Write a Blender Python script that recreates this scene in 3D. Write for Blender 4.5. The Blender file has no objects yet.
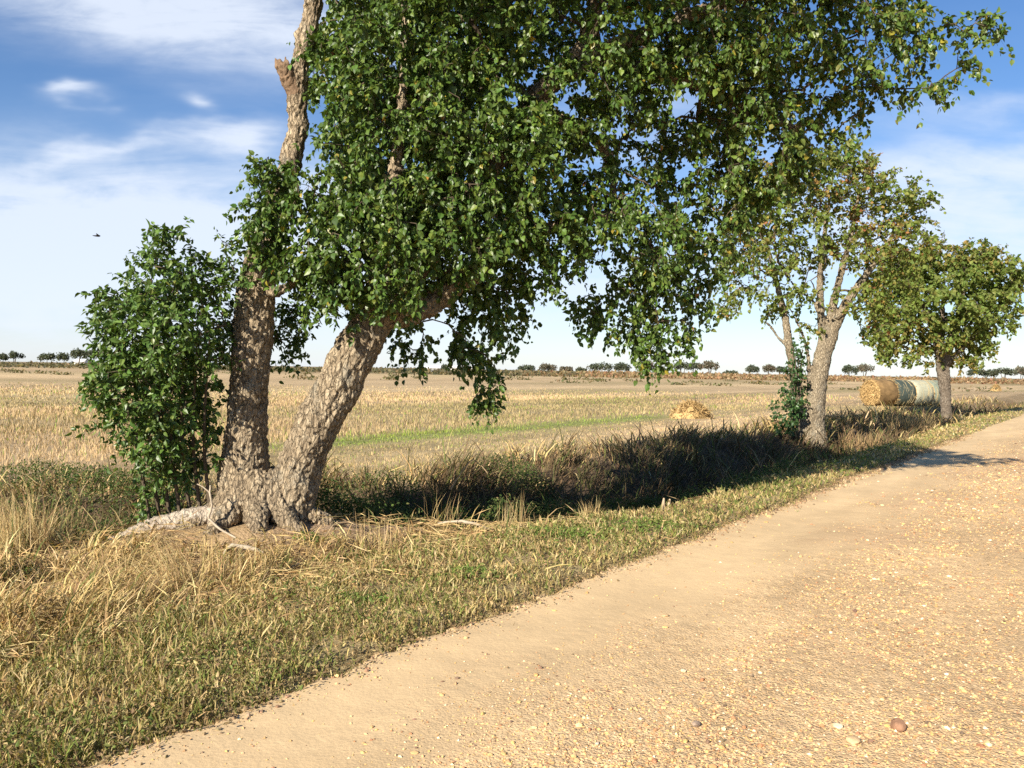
import bpy, bmesh, math, random
import numpy as np
from mathutils import Vector, Matrix

rng = np.random.default_rng(7)
random.seed(7)
C = bpy.context.scene.collection
scene = bpy.context.scene
R = math.radians

# ------------------------------------------------------------------ camera
F = 830.0; CAMH = 1.6; PITCH = R(0.99); ROLL = R(0.97)
_r0 = np.array([1., 0, 0]); _u0 = np.array([0, math.sin(PITCH), math.cos(PITCH)])
FWD = np.array([0, math.cos(PITCH), -math.sin(PITCH)])
RGT = _r0 * math.cos(ROLL) + _u0 * math.sin(ROLL)
UPV = -_r0 * math.sin(ROLL) + _u0 * math.cos(ROLL)
EYE = np.array([0, 0, CAMH])


def at(px, py, Y):
    """world point on the sight line of a place in the photograph, at depth Y"""
    d = FWD + RGT * ((px - 512) / F) + UPV * ((384 - py) / F)
    return EYE + d * (Y / d[1])


def project(P):
    q = np.asarray(P) - EYE
    z = q @ FWD
    return 512 + F * (q @ RGT) / z, 384 - F * (q @ UPV) / z, z


cam = bpy.data.cameras.new('camera'); cam.sensor_width = 36; cam.lens = F / 1024 * 36
cam.clip_start = 0.05; cam.clip_end = 9000
co = bpy.data.objects.new('camera', cam); C.objects.link(co)
co.matrix_world = Matrix(((RGT[0], UPV[0], -FWD[0], 0), (RGT[1], UPV[1], -FWD[1], 0), (RGT[2], UPV[2], -FWD[2], CAMH), (0, 0, 0, 1)))
scene.camera = co

# ------------------------------------------------------------------ noise
def _hash(ix, iy, seed):
    h = (ix.astype(np.int64) * 374761393 + iy.astype(np.int64) * 668265263 + seed * 2147483647) & 0xffffffff
    h = ((h ^ (h >> 13)) * 1274126177) & 0xffffffff
    return ((h ^ (h >> 16)) & 0xffff) / 65535.0


def vnoise(x, y, seed=0):
    x = np.asarray(x, float); y = np.asarray(y, float)
    ix = np.floor(x); iy = np.floor(y); fx = x - ix; fy = y - iy
    fx = fx * fx * (3 - 2 * fx); fy = fy * fy * (3 - 2 * fy)
    a = _hash(ix, iy, seed); b = _hash(ix + 1, iy, seed); c = _hash(ix, iy + 1, seed); d = _hash(ix + 1, iy + 1, seed)
    return (a * (1 - fx) + b * fx) * (1 - fy) + (c * (1 - fx) + d * fx) * fy


def fbm(x, y, seed=0, o=4):
    s = 0; a = .5; t = 0
    for i in range(o):
        s = s + a * vnoise(x, y, seed + i * 17); t += a; x = np.asarray(x) * 2.03 + 5.1; y = np.asarray(y) * 2.03 + 1.7; a *= .5
    return s / t


def sstep(a, b, x):
    t = np.clip((x - a) / (b - a), 0, 1)
    return t * t * (3 - 2 * t)


# ------------------------------------------------------------------ lie of the land: u runs along the road, v to its left
RA = R(36)
DU = np.array([math.sin(RA), math.cos(RA)]); DV = np.array([-math.cos(RA), math.sin(RA)])


def uv(x, y): return x * DU[0] + y * DU[1], x * DV[0] + y * DV[1]
def xy(u, v): return u * DU[0] + v * DV[0], u * DU[1] + v * DV[1]


def edge(u): return 3.30 + .07 * (vnoise(u * .45, u * 0, 3) - .5) + .07 * (vnoise(u * 1.7, u * 0, 4) - .5) + .045 * (vnoise(u * 5.5, u * 0, 5) - .5) + .05 * (vnoise(u * 15, u * 0, 6) - .5) + .03 * (vnoise(u * 43, u * 0, 7) - .5)
def ditch_c(u): return 9.0 - 3.0 * sstep(4.0, 9.5, u)


T1 = at(262, 527, 8.05)[:2]; T2 = at(815, 432, 23.3)[:2]; T3 = at(947, 415, 35.4)[:2]


def land(x, y):
    x = np.asarray(x, float); y = np.asarray(y, float)
    u, v = uv(x, y)
    e = edge(u)
    z = -.05 + .065 * sstep(e - .03, e + .10, v)                     # sod lip at the road
    dd = .85 * (1 - .6 * sstep(20, 32, u)) * (.18 + .82 * sstep(4.0, 6.8, u))
    z = z - dd * np.exp(-(np.abs(v - ditch_c(u)) / 1.3) ** 3)
    z = z - .10 * sstep(4.3, 5.2, v)
    z = z + .10 * (fbm(x * .9, y * .9, 11) - .5) * sstep(e, e + 1.2, v) * (1 - .6 * sstep(11, 14, v))
    z = z + .05 * (fbm(x * 4, y * 4, 12, 2) - .5) * sstep(e, e + .8, v) * (1 - sstep(12, 16, v))
    for (t, a, s) in ((T1, .20, 1.15), (T2, .30, 1.0), (T3, .25, 1.2)):
        z = z + a * np.exp(-((x - t[0]) ** 2 + (y - t[1]) ** 2) / s ** 2)
    z = np.where(v < -4.6, -.05 + .06 * sstep(-4.6, -4.8, v), z)
    return z


# ------------------------------------------------------------------ mesh helpers
class MB:
    def __init__(s): s.v = []; s.f = []; s.c = []; s.n = 0

    def add(s, v, f, c=None):
        v = np.asarray(v, float); f = np.asarray(f, np.int64)
        s.v.append(v); s.f.append((f + s.n)); s.n += len(v)
        s.c.append(np.tile((.5, .5, .5), (len(v), 1)) if c is None else (np.tile(c, (len(v), 1)) if np.ndim(c) == 1 else np.asarray(c, float)))

    def build(s, name, mat, parent=None, smooth=False):
        me = bpy.data.meshes.new(name)
        v = np.concatenate(s.v).astype(np.float32)
        me.vertices.add(len(v)); me.vertices.foreach_set('co', v.ravel())
        tot = sum(f.size for f in s.f); npoly = sum(len(f) for f in s.f)
        me.loops.add(tot); me.polygons.add(npoly)
        me.loops.foreach_set('vertex_index', np.concatenate([f.ravel() for f in s.f]).astype(np.int32))
        sizes = np.concatenate([np.full(len(f), f.shape[1]) for f in s.f])
        me.polygons.foreach_set('loop_start', np.concatenate([[0], np.cumsum(sizes)[:-1]]).astype(np.int32))
        me.polygons.foreach_set('use_smooth', np.full(npoly, smooth))
        a = me.attributes.new('col', 'FLOAT_COLOR', 'POINT')
        c = np.concatenate(s.c); a.data.foreach_set('color', np.c_[c, np.ones(len(c))].astype(np.float32).ravel())
        me.update(calc_edges=True)
        me.materials.append(mat)
        o = bpy.data.objects.new(name, me); C.objects.link(o)
        if parent is not None: o.parent = parent; o.matrix_parent_inverse = Matrix.Translation(parent.location).inverted() if parent.location.length else Matrix()
        return o


def tag(o, label=None, cat=None, group=None, kind=None):
    if label: o['label'] = label
    if cat: o['category'] = cat
    if group: o['group'] = group
    if kind: o['kind'] = kind
    return o


def thing(name, loc, label, cat, group=None):
    o = bpy.data.objects.new(name, None); C.objects.link(o); o.location = Vector([float(q) for q in loc]); o.empty_display_size = .2
    bpy.context.view_layer.update()
    return tag(o, label, cat, group)


def resample(pts, rad, step):
    pts = np.asarray(pts, float); rad = np.asarray(rad, float)
    n = len(pts); ext = np.vstack([2 * pts[0] - pts[1], pts, 2 * pts[-1] - pts[-2]])
    P = []; Q = []
    for i in range(n - 1):
        p0, p1, p2, p3 = ext[i:i + 4]
        m = max(2, int(np.linalg.norm(p2 - p1) / step))
        for k in range(m):
            t = k / m
            P.append(.5 * (2 * p1 + (p2 - p0) * t + (2 * p0 - 5 * p1 + 4 * p2 - p3) * t * t + (3 * p1 - p0 - 3 * p2 + p3) * t ** 3))
            Q.append(rad[i] * (1 - t) + rad[i + 1] * t)
    P.append(pts[-1]); Q.append(rad[-1])
    return np.array(P), np.array(Q)


def tube(mb, P, rad, k=6, c=None, cap=True, lump=0.):
    P = np.asarray(P, float); n = len(P)
    rad = np.broadcast_to(np.asarray(rad, float), (n,))
    T = np.gradient(P, axis=0); T /= np.linalg.norm(T, axis=1)[:, None] + 1e-9
    a = np.array([1., 0, 0]) if abs(T[0][0]) < .8 else np.array([0, 1., 0])
    N = a - T[0] * (a @ T[0]); N /= np.linalg.norm(N)
    ang = np.linspace(0, 2 * np.pi, k, endpoint=False)
    V = []
    for i in range(n):
        N = N - T[i] * (N @ T[i]); N /= np.linalg.norm(N) + 1e-9
        B = np.cross(T[i], N)
        rr = rad[i] * (1 + (lump * (rng.random(k) - .5) if lump else 0))
        V.append(P[i] + (np.cos(ang) * rr)[:, None] * N + (np.sin(ang) * rr)[:, None] * B)
    V = np.concatenate(V)
    i = np.arange(n - 1)[:, None] * k; j = np.arange(k)[None]; j2 = (j + 1) % k
    f = np.stack([i + j, i + j2, i + k + j2, i + k + j], -1).reshape(-1, 4)
    mb.add(V, f, c)
    if cap:
        for (r0, pc) in ((0, P[0]), ((n - 1) * k, P[-1])):
            jj = np.arange(k)
            vv = np.vstack([V[r0:r0 + k], pc])
            ff = np.stack([jj, (jj + 1) % k, np.full(k, k)], 1)
            if r0 == 0: ff = ff[:, ::-1]
            mb.add(vv, ff, c)


def unit(a): return a / (np.linalg.norm(a, axis=-1, keepdims=True) + 1e-9)


def leaves(mb, pos, d, nrm, size, col, asp=.85, fold=.14):
    d = unit(d); nrm = unit(nrm - d * (nrm * d).sum(1, keepdims=True)); x = np.cross(d, nrm); s = np.asarray(size)[:, None]
    base = pos; mid = pos + d * s * .45; tip = pos + d * s * 1.05 - nrm * s * .12; w = s * .5 * asp; f = nrm * s * fold
    l1 = pos + d * s * .22 - x * w * .86 + f * .8; r1 = pos + d * s * .22 + x * w * .86 + f * .8
    l2 = pos + d * s * .58 - x * w * .82 + f * .6; r2 = pos + d * s * .58 + x * w * .82 + f * .6
    V = np.stack([base, r1, r2, tip, l2, l1, mid], 1).reshape(-1, 3)
    o = np.arange(len(pos))[:, None] * 7
    f = np.concatenate([o + np.array([[k, (k + 1) % 6, 6]]) for k in range(6)])
    mb.add(V, f, np.repeat(col, 7, 0))


def blades(mb, pos, h, w, az, lean, col, curl=.5):
    """grass blades: two-piece strips bending towards az"""
    n = len(pos); h = np.asarray(h)[:, None]; w = np.asarray(w)[:, None]
    L = np.stack([np.cos(az), np.sin(az), np.zeros(n)], 1)
    fa = rng.random(n) * np.pi
    S = np.stack([np.cos(fa), np.sin(fa), np.zeros(n)], 1) * w * .5
    ln = np.asarray(lean)[:, None]; up = np.array([[0, 0, 1.]])
    def seg(k): t = np.clip(ln * k, 0, 2.2); return L * np.sin(t) + up * np.cos(t)
    a = pos + seg(.45) * h * .38; b = a + seg(.45 + .55 * (.6 + curl)) * h * .34; tip = b + seg(.45 + 1.05 * (.6 + curl)) * h * .28
    V = np.stack([pos - S * .8, pos + S * .8, a + S, a - S, b + S * .75, b - S * .75, tip], 1).reshape(-1, 3)
    o = np.arange(n)[:, None] * 7
    f = np.concatenate([o + np.array([q]) for q in ((0, 1, 2), (0, 2, 3), (3, 2, 4), (3, 4, 5), (5, 4, 6))])
    mb.add(V, f, np.repeat(col, 7, 0))


def pick(n, pal, w, jit=.25):
    pal = np.array(pal); w = np.array(w, float); w /= w.sum()
    c = pal[rng.choice(len(pal), n, p=w)]
    return c * (1 + jit * (rng.random((n, 1)) * 2 - 1)) * (1 + .08 * (rng.random((n, 3)) * 2 - 1))


# ------------------------------------------------------------------ materials
def newmat(name):
    m = bpy.data.materials.new(name); m.use_nodes = True; nt = m.node_tree; nt.nodes.clear()
    out = nt.nodes.new('ShaderNodeOutputMaterial')
    return m, nt, out


def N(nt, t, **kw):
    n = nt.nodes.new(t)
    for k, v in kw.items():
        if k in n.inputs and not hasattr(n, k): n.inputs[k].default_value = v
        else: setattr(n, k, v)
    return n


def leaf_mat(name, transl=.3, rough=.5, spec=.35):
    m, nt, out = newmat(name)
    at_ = N(nt, 'ShaderNodeAttribute', attribute_name='col')
    p = N(nt, 'ShaderNodeBsdfPrincipled'); p.inputs['Roughness'].default_value = rough; p.inputs['Specular IOR Level'].default_value = spec
    t = N(nt, 'ShaderNodeBsdfTranslucent'); mx = N(nt, 'ShaderNodeMixShader'); mx.inputs[0].default_value = transl
    g = N(nt, 'ShaderNodeMix', data_type='RGBA', blend_type='MULTIPLY'); g.inputs[0].default_value = 1; g.inputs[7].default_value = (1.5, 1.45, .7, 1)
    nt.links.new(at_.outputs['Color'], p.inputs['Base Color']); nt.links.new(at_.outputs['Color'], g.inputs[6])
    nt.links.new(g.outputs[2], t.inputs['Color'])
    nt.links.new(p.outputs[0], mx.inputs[1]); nt.links.new(t.outputs[0], mx.inputs[2]); nt.links.new(mx.outputs[0], out.inputs[0])
    return m


def ramp(nt, stops):
    r = nt.nodes.new('ShaderNodeValToRGB'); e = r.color_ramp.elements
    while len(e) < len(stops): e.new(.5)
    for k, (p, c) in enumerate(stops): e[k].position = p; e[k].color = (*c, 1)
    return r


def bark_mat(name, dark, mid, pale, scale=1.0, bump=.9):
    m, nt, out = newmat(name)
    tc = N(nt, 'ShaderNodeTexCoord'); mp = N(nt, 'ShaderNodeMapping'); mp.inputs['Scale'].default_value = (scale, scale, scale * .36)
    nt.links.new(tc.outputs['Object'], mp.inputs[0])
    n0 = N(nt, 'ShaderNodeTexNoise'); n0.inputs['Scale'].default_value = 5; n0.inputs['Detail'].default_value = 6
    w = N(nt, 'ShaderNodeVectorMath', operation='MULTIPLY_ADD'); nt.links.new(n0.outputs['Color'], w.inputs[0]); w.inputs[1].default_value = (.12, .12, .12); nt.links.new(mp.outputs[0], w.inputs[2])
    nt.links.new(mp.outputs[0], n0.inputs['Vector'])
    vo = N(nt, 'ShaderNodeTexVoronoi', feature='DISTANCE_TO_EDGE'); vo.inputs['Scale'].default_value = 17; nt.links.new(w.outputs[0], vo.inputs['Vector'])
    n1 = N(nt, 'ShaderNodeTexNoise'); n1.inputs['Scale'].default_value = 42; n1.inputs['Detail'].default_value = 8; n1.inputs['Roughness'].default_value = .7; nt.links.new(mp.outputs[0], n1.inputs['Vector'])
    sm = N(nt, 'ShaderNodeMapRange'); sm.inputs[2].default_value = .30; sm.inputs[4].default_value = .45; nt.links.new(vo.outputs['Distance'], sm.inputs[0]); sm.interpolation_type = 'SMOOTHSTEP'
    a = N(nt, 'ShaderNodeMath', operation='MULTIPLY_ADD'); nt.links.new(n1.outputs['Fac'], a.inputs[0]); a.inputs[1].default_value = .9; nt.links.new(sm.outputs[0], a.inputs[2])
    r = ramp(nt, [(.0, dark), (.38, mid), (.72, pale), (1., mid)])
    hf = N(nt, 'ShaderNodeMath', operation='MULTIPLY'); hf.inputs[1].default_value = .55; nt.links.new(a.outputs[0], hf.inputs[0])
    n2 = N(nt, 'ShaderNodeTexNoise'); n2.inputs['Scale'].default_value = 2.2; n2.inputs['Detail'].default_value = 5; nt.links.new(tc.outputs['Object'], n2.inputs['Vector'])
    ad = N(nt, 'ShaderNodeMath', operation='MULTIPLY_ADD'); nt.links.new(n2.outputs['Fac'], ad.inputs[0]); ad.inputs[1].default_value = .5
    sb = N(nt, 'ShaderNodeMath', operation='SUBTRACT'); nt.links.new(hf.outputs[0], sb.inputs[0]); sb.inputs[1].default_value = .25
    nt.links.new(sb.outputs[0], ad.inputs[2]); nt.links.new(ad.outputs[0], r.inputs[0])
    # narrow dark fissures and greyer weathered patches
    v2 = N(nt, 'ShaderNodeTexVoronoi', feature='DISTANCE_TO_EDGE'); v2.inputs['Scale'].default_value = 24; nt.links.new(w.outputs[0], v2.inputs['Vector'])
    fm = N(nt, 'ShaderNodeMapRange', interpolation_type='SMOOTHSTEP'); fm.inputs[1].default_value = .01; fm.inputs[2].default_value = .085; fm.inputs[3].default_value = .5; fm.inputs[4].default_value = 1.0; nt.links.new(v2.outputs['Distance'], fm.inputs[0])
    fr = N(nt, 'ShaderNodeMix', data_type='RGBA', blend_type='MULTIPLY'); fr.inputs[0].default_value = 1; nt.links.new(r.outputs[0], fr.inputs[6]); nt.links.new(fm.outputs[0], fr.inputs[7])
    n3 = N(nt, 'ShaderNodeTexNoise'); n3.inputs['Scale'].default_value = 3.4; n3.inputs['Detail'].default_value = 8; n3.inputs['Roughness'].default_value = .7; nt.links.new(tc.outputs['Object'], n3.inputs['Vector'])
    gm = N(nt, 'ShaderNodeMapRange', interpolation_type='SMOOTHSTEP'); gm.inputs[1].default_value = .52; gm.inputs[2].default_value = .66; gm.inputs[4].default_value = .55; nt.links.new(n3.outputs['Fac'], gm.inputs[0])
    gr = N(nt, 'ShaderNodeMix', data_type='RGBA'); nt.links.new(gm.outputs[0], gr.inputs[0]); nt.links.new(fr.outputs[2], gr.inputs[6]); gr.inputs[7].default_value = (.27, .25, .20, 1)
    a2 = N(nt, 'ShaderNodeMath', operation='MULTIPLY_ADD'); nt.links.new(fm.outputs[0], a2.inputs[0]); a2.inputs[1].default_value = .7; nt.links.new(a.outputs[0], a2.inputs[2])
    p = N(nt, 'ShaderNodeBsdfPrincipled'); p.inputs['Roughness'].default_value = .9; p.inputs['Specular IOR Level'].default_value = .15
    b = N(nt, 'ShaderNodeBump'); b.inputs['Strength'].default_value = bump; b.inputs['Distance'].default_value = .035
    nt.links.new(a2.outputs[0], b.inputs['Height']); nt.links.new(b.outputs[0], p.inputs['Normal'])
    nt.links.new(gr.outputs[2], p.inputs['Base Color']); nt.links.new(p.outputs[0], out.inputs[0])
    return m


def flat_mat(name, c, rough=.9, noise=0., nscale=8, bump=0.):
    m, nt, out = newmat(name)
    p = N(nt, 'ShaderNodeBsdfPrincipled'); p.inputs['Roughness'].default_value = rough; p.inputs['Specular IOR Level'].default_value = .2
    tc = N(nt, 'ShaderNodeTexCoord'); n = N(nt, 'ShaderNodeTexNoise'); n.inputs['Scale'].default_value = nscale; n.inputs['Detail'].default_value = 7; n.inputs['Roughness'].default_value = .65
    nt.links.new(tc.outputs['Object'], n.inputs['Vector'])
    c = np.array(c); r = ramp(nt, [(.25, tuple(c * (1 - noise))), (.75, tuple(np.minimum(c * (1 + noise), 1)))])
    nt.links.new(n.outputs['Fac'], r.inputs[0]); nt.links.new(r.outputs[0], p.inputs['Base Color'])
    if bump:
        b = N(nt, 'ShaderNodeBump'); b.inputs['Strength'].default_value = bump; b.inputs['Distance'].default_value = .03
        nt.links.new(n.outputs['Fac'], b.inputs['Height']); nt.links.new(b.outputs[0], p.inputs['Normal'])
    nt.links.new(p.outputs[0], out.inputs[0])
    return m


def attr_mat(name, rough=.9, amount=.35, scales=(1.2, 9, 60), bump=.6, bdist=.03, streak=False):
    """colour attribute times several octaves of noise"""
    m, nt, out = newmat(name)
    at_ = N(nt, 'ShaderNodeAttribute', attribute_name='col'); tc = N(nt, 'ShaderNodeTexCoord')
    vec = tc.outputs['Object']
    acc = None
    for k, s in enumerate(scales):
        n = N(nt, 'ShaderNodeTexNoise'); n.inputs['Scale'].default_value = s; n.inputs['Detail'].default_value = 6; n.inputs['Roughness'].default_value = .62
        nt.links.new(vec, n.inputs['Vector'])
        mr = N(nt, 'ShaderNodeMapRange'); mr.inputs[1].default_value = .3; mr.inputs[2].default_value = .7; mr.inputs[3].default_value = 1 - amount; mr.inputs[4].default_value = 1 + amount
        nt.links.new(n.outputs['Fac'], mr.inputs[0])
        if acc is None: acc = mr.outputs[0]
        else:
            mu = N(nt, 'ShaderNodeMath', operation='MULTIPLY'); nt.links.new(acc, mu.inputs[0]); nt.links.new(mr.outputs[0], mu.inputs[1]); acc = mu.outputs[0]
    vm = N(nt, 'ShaderNodeVectorMath', operation='SCALE'); nt.links.new(at_.outputs['Color'], vm.inputs[0]); nt.links.new(acc, vm.inputs['Scale'])
    p = N(nt, 'ShaderNodeBsdfPrincipled'); p.inputs['Roughness'].default_value = rough; p.inputs['Specular IOR Level'].default_value = .1
    nt.links.new(vm.outputs[0], p.inputs['Base Color'])
    b = N(nt, 'ShaderNodeBump'); b.inputs['Strength'].default_value = bump; b.inputs['Distance'].default_value = bdist
    nt.links.new(acc, b.inputs['Height']); nt.links.new(b.outputs[0], p.inputs['Normal'])
    nt.links.new(p.outputs[0], out.inputs[0])
    return m


M_leaf = leaf_mat('glossy_leaf', .22, .42, .4)
M_leaf2 = leaf_mat('autumn_leaf', .38, .55, .25)
M_grass = leaf_mat('grass_blade', .25, .7, .15)
M_straw = leaf_mat('straw_blade', .18, .75, .12)
M_bark = bark_mat('rough_bark', (.085, .06, .04), (.37, .285, .185), (.60, .49, .335), 1., 1.)
M_bark2 = bark_mat('pale_bark', (.085, .064, .044), (.32, .255, .17), (.54, .45, .32), 1.2, .9)
M_twig = flat_mat('twig_bark', (.10, .075, .05), .9, .35, 30)
M_dead = flat_mat('bleached_wood', (.38, .31, .225), .85, .3, 25, .3)
M_ground = attr_mat('field_soil', .95, .22, (.35, 4, 35), .7, .04)


def road_mat():
    m, nt, out = newmat('dirt_road_surface')
    at_ = N(nt, 'ShaderNodeAttribute', attribute_name='col'); gr = N(nt, 'ShaderNodeAttribute', attribute_name='grav'); tc = N(nt, 'ShaderNodeTexCoord')
    def noise(s, d=5):
        n = N(nt, 'ShaderNodeTexNoise'); n.inputs['Scale'].default_value = s; n.inputs['Detail'].default_value = d; n.inputs['Roughness'].default_value = .65
        nt.links.new(tc.outputs['Object'], n.inputs['Vector']); return n.outputs['Fac']
    def M(op, a, b=None, c=None):
        n = nt.nodes.new('ShaderNodeMath'); n.operation = op
        for k, q in enumerate((a, b, c)):
            if q is None: continue
            if isinstance(q, (int, float)): n.inputs[k].default_value = q
            else: nt.links.new(q, n.inputs[k])
        return n.outputs[0]
    # pebbles of differing tone pressed into the gravel part
    def cells(s):
        v = N(nt, 'ShaderNodeTexVoronoi'); v.inputs['Scale'].default_value = s; nt.links.new(tc.outputs['Object'], v.inputs['Vector']); return v
    v1 = cells(70); v2 = cells(150)
    s1 = N(nt, 'ShaderNodeSeparateColor'); nt.links.new(v1.outputs['Color'], s1.inputs[0]); s2 = N(nt, 'ShaderNodeSeparateColor'); nt.links.new(v2.outputs['Color'], s2.inputs[0])
    peb = M('ADD', M('MULTIPLY', M('SUBTRACT', s1.outputs[0], .5), .34), M('MULTIPLY', M('SUBTRACT', s2.outputs[0], .5), .30))
    big = M('MULTIPLY', M('SUBTRACT', noise(1.4), .5), .30); fine = M('MULTIPLY', M('SUBTRACT', noise(60), .5), .24)
    fac = M('ADD', M('ADD', 1.0, M('MULTIPLY', peb, gr.outputs['Fac'])), M('ADD', big, fine))
    vm = N(nt, 'ShaderNodeVectorMath', operation='SCALE'); nt.links.new(at_.outputs['Color'], vm.inputs[0]); nt.links.new(fac, vm.inputs['Scale'])
    hue = N(nt, 'ShaderNodeMix', data_type='RGBA', blend_type='MULTIPLY'); nt.links.new(M('MULTIPLY', M('MULTIPLY', s1.outputs[1], gr.outputs['Fac']), .55), hue.inputs[0]); nt.links.new(vm.outputs[0], hue.inputs[6]); hue.inputs[7].default_value = (1.0, .88, .72, 1)
    h = M('ADD', M('MULTIPLY', M('ADD', M('MULTIPLY', v1.outputs['Distance'], -1.2), M('MULTIPLY', v2.outputs['Distance'], -.6)), gr.outputs['Fac']), M('MULTIPLY', noise(40, 7), .7))
    b = N(nt, 'ShaderNodeBump'); b.inputs['Strength'].default_value = .7; b.inputs['Distance'].default_value = .008; nt.links.new(h, b.inputs['Height'])
    p = N(nt, 'ShaderNodeBsdfPrincipled'); p.inputs['Roughness'].default_value = .95; p.inputs['Specular IOR Level'].default_value = .1
    nt.links.new(hue.outputs[2], p.inputs['Base Color']); nt.links.new(b.outputs[0], p.inputs['Normal']); nt.links.new(p.outputs[0], out.inputs[0])
    return m


M_road = road_mat()
M_stone = attr_mat('gravel_stone', .8, .12, (20, 90, 300), .3, .004)

# ------------------------------------------------------------------ ground sheet
def graded(a, b, step, far_neg, far_pos, g=1.22):
    mid = list(np.arange(a, b, step)); lo = []; s = step; x = a
    while x > far_neg: s *= g; x -= s; lo.append(x)
    hi = []; s = step; x = mid[-1]
    while x < far_pos: s *= g; x += s; hi.append(x)
    return np.array(lo[::-1] + mid + hi)


def ground_col(u, v):
    n = u.size
    e = edge(u); nz = fbm(u * .5, v * .5, 31); nz2 = fbm(u * 2.2, v * 2.2, 32)
    field = np.array([.46, .33, .185])[None] * (.86 + .28 * fbm(u * .05, v * .3, 40)[:, None])
    olive = np.array([.25, .215, .09])[None]
    bands = fbm(u * .012, v * .16, 45, 3)[:, None]; field = field * (.88 + .24 * sstep(.35, .65, bands)); field = field * (1 - .22 * sstep(.62, .72, fbm(u * .02, v * .55, 46, 3))[:, None])
    k = sstep(.5, .68, fbm(u * .03, v * .11, 41))[:, None] * .45
    field = field * (1 - k) + olive * k
    verge = np.array([.33, .25, .125])[None] * (.8 + .4 * nz2[:, None])
    bank = np.array([.34, .235, .125])[None] * (.8 + .4 * nz2[:, None])
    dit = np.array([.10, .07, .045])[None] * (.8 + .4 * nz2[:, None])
    bare = np.array([.40, .275, .18])[None]
    c = verge
    t = sstep(e + .9, e + 1.6, v)[:, None]; c = c * (1 - t) + bank * t
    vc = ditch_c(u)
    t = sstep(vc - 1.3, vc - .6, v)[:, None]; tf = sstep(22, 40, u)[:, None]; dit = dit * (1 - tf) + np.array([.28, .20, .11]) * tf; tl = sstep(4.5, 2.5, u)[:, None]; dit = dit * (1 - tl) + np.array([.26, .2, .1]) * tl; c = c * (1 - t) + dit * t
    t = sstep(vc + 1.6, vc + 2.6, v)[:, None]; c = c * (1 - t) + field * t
    # lip of bare soil beside the leaning tree
    x, y = xy(u, v)
    q = np.exp(-((u - 6.6) / 1.5) ** 2 - ((v - 6.15) / .42) ** 2)[:, None]; q = np.clip(q * 1.6, 0, 1); c = c * (1 - q) + bare * q
    g = (np.exp(-((v - 13.9 - .4 * (vnoise(u * .2, u * 0, 8) - .5)) / .8) ** 2) * sstep(9, 13, u) * (1 - sstep(27, 31, u)))[:, None] * (.5 + .5 * nz2[:, None])
    c = c * (1 - g) + np.array([.20, .24, .06]) * g
    # pale strip of cut straw and darker olive swathes further off
    for (v0, s, col, a) in ((24, 3, (.24, .20, .085), .5), (46, 7, (.60, .45, .245), .6), (75, 10, (.30, .22, .11), .45), (120, 22, (.62, .46, .25), .6), (185, 14, (.27, .19, .10), .6)):
        q = (np.exp(-((v - v0 - 5 * (vnoise(u * .02, u * 0, int(v0)) - .5)) / s) ** 2) * (.4 + .6 * nz))[:, None] * a
        c = c * (1 - q) + np.array(col) * q
    far = np.hypot(u, v)[:, None]; t = sstep(200, 420, far); c = c * (1 - t) + np.array([.24, .18, .10]) * t
    return c


us = graded(-4, 44, .16, -1500, 3500); vs = graded(-6.5, 15, .10, -1500, 3500)
U, V = np.meshgrid(us, vs, indexing='ij'); X, Y = xy(U, V); Z = land(X, Y)
nv = len(vs); i = np.arange(len(us) - 1)[:, None] * nv + np.arange(nv - 1)[None]; i = i.ravel()
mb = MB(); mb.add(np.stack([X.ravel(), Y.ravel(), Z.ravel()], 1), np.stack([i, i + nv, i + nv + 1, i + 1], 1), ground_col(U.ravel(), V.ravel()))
tag(mb.build('ground', M_ground, smooth=True), kind='structure')

# ------------------------------------------------------------------ dirt road
def road_z(u, v):
    e = edge(u)
    z = .010 * (fbm(u * 1.1, v * 2.3, 51, 2) - .5) * 2 + .003 * (fbm(u * 7, v * 7, 52, 2) - .5) * 2
    z = z + .05 * (1 - ((v + .7) / 3.9) ** 2)                                   # camber
    z = z - .018 * np.exp(-((v - 2.75) / .3) ** 2) - .012 * np.exp(-((v - .9) / .35) ** 2)   # wheel tracks
    grav = sstep(2.85, 1.35, v + .9 * (fbm(u * .55, v * 1.6, 53) - .5) + .5 * (fbm(u * 3, v * 5, 59) - .5))
    z = z + grav * (.010 + .014 * (fbm(u * 30, v * 30, 54, 2) - .5))
    z = z + .0018 * np.sin(u * 62 + 9 * np.abs(v - 2.62) * 4) * np.exp(-((v - 2.62) / .17) ** 4) * sstep(.48, .62, fbm(u * .7, v * 1.5, 68))   # worn tread marks
    return z - .07 * sstep(e - .03, e + .03, v + .10 * (fbm(u * 9, v * 9, 66, 2) - .5)) - .05 * sstep(-4.4, -4.7, v), grav


us = np.concatenate([graded(-2, 1.5, .05, -60, -59.9), np.arange(1.55, 12, .03), graded(12, 30, .09, 12, 2500)[0:]])
us = np.unique(np.round(us, 4))
ts = np.concatenate([np.linspace(0, .3, 40), np.linspace(.3, 1, 150)[1:]])
U = np.repeat(us[:, None], len(ts), 1); E = edge(us)[:, None]; V = -4.75 + (E + .08 + 4.75) * ts[None]
X, Y = xy(U, V); Z, G = road_z(U, V)
sand = np.array([.60, .43, .24]); gcol = np.array([.56, .395, .222])
t = G.ravel()[:, None]
cl = (sand * (1 - t) + gcol * t) * (.82 + .36 * fbm(U.ravel() * .8, V.ravel() * 2.2, 57)[:, None])
red = sstep(.55, .75, fbm(U.ravel() * .6, V.ravel() * 1.0, 58))[:, None] * t
cl = cl * (1 - .35 * red) + np.array([.50, .30, .18]) * .35 * red
sp = rng.random((len(cl), 1)); cl = cl * np.where(t > .5, .86 + .28 * sp, .96 + .08 * sp)
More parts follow.
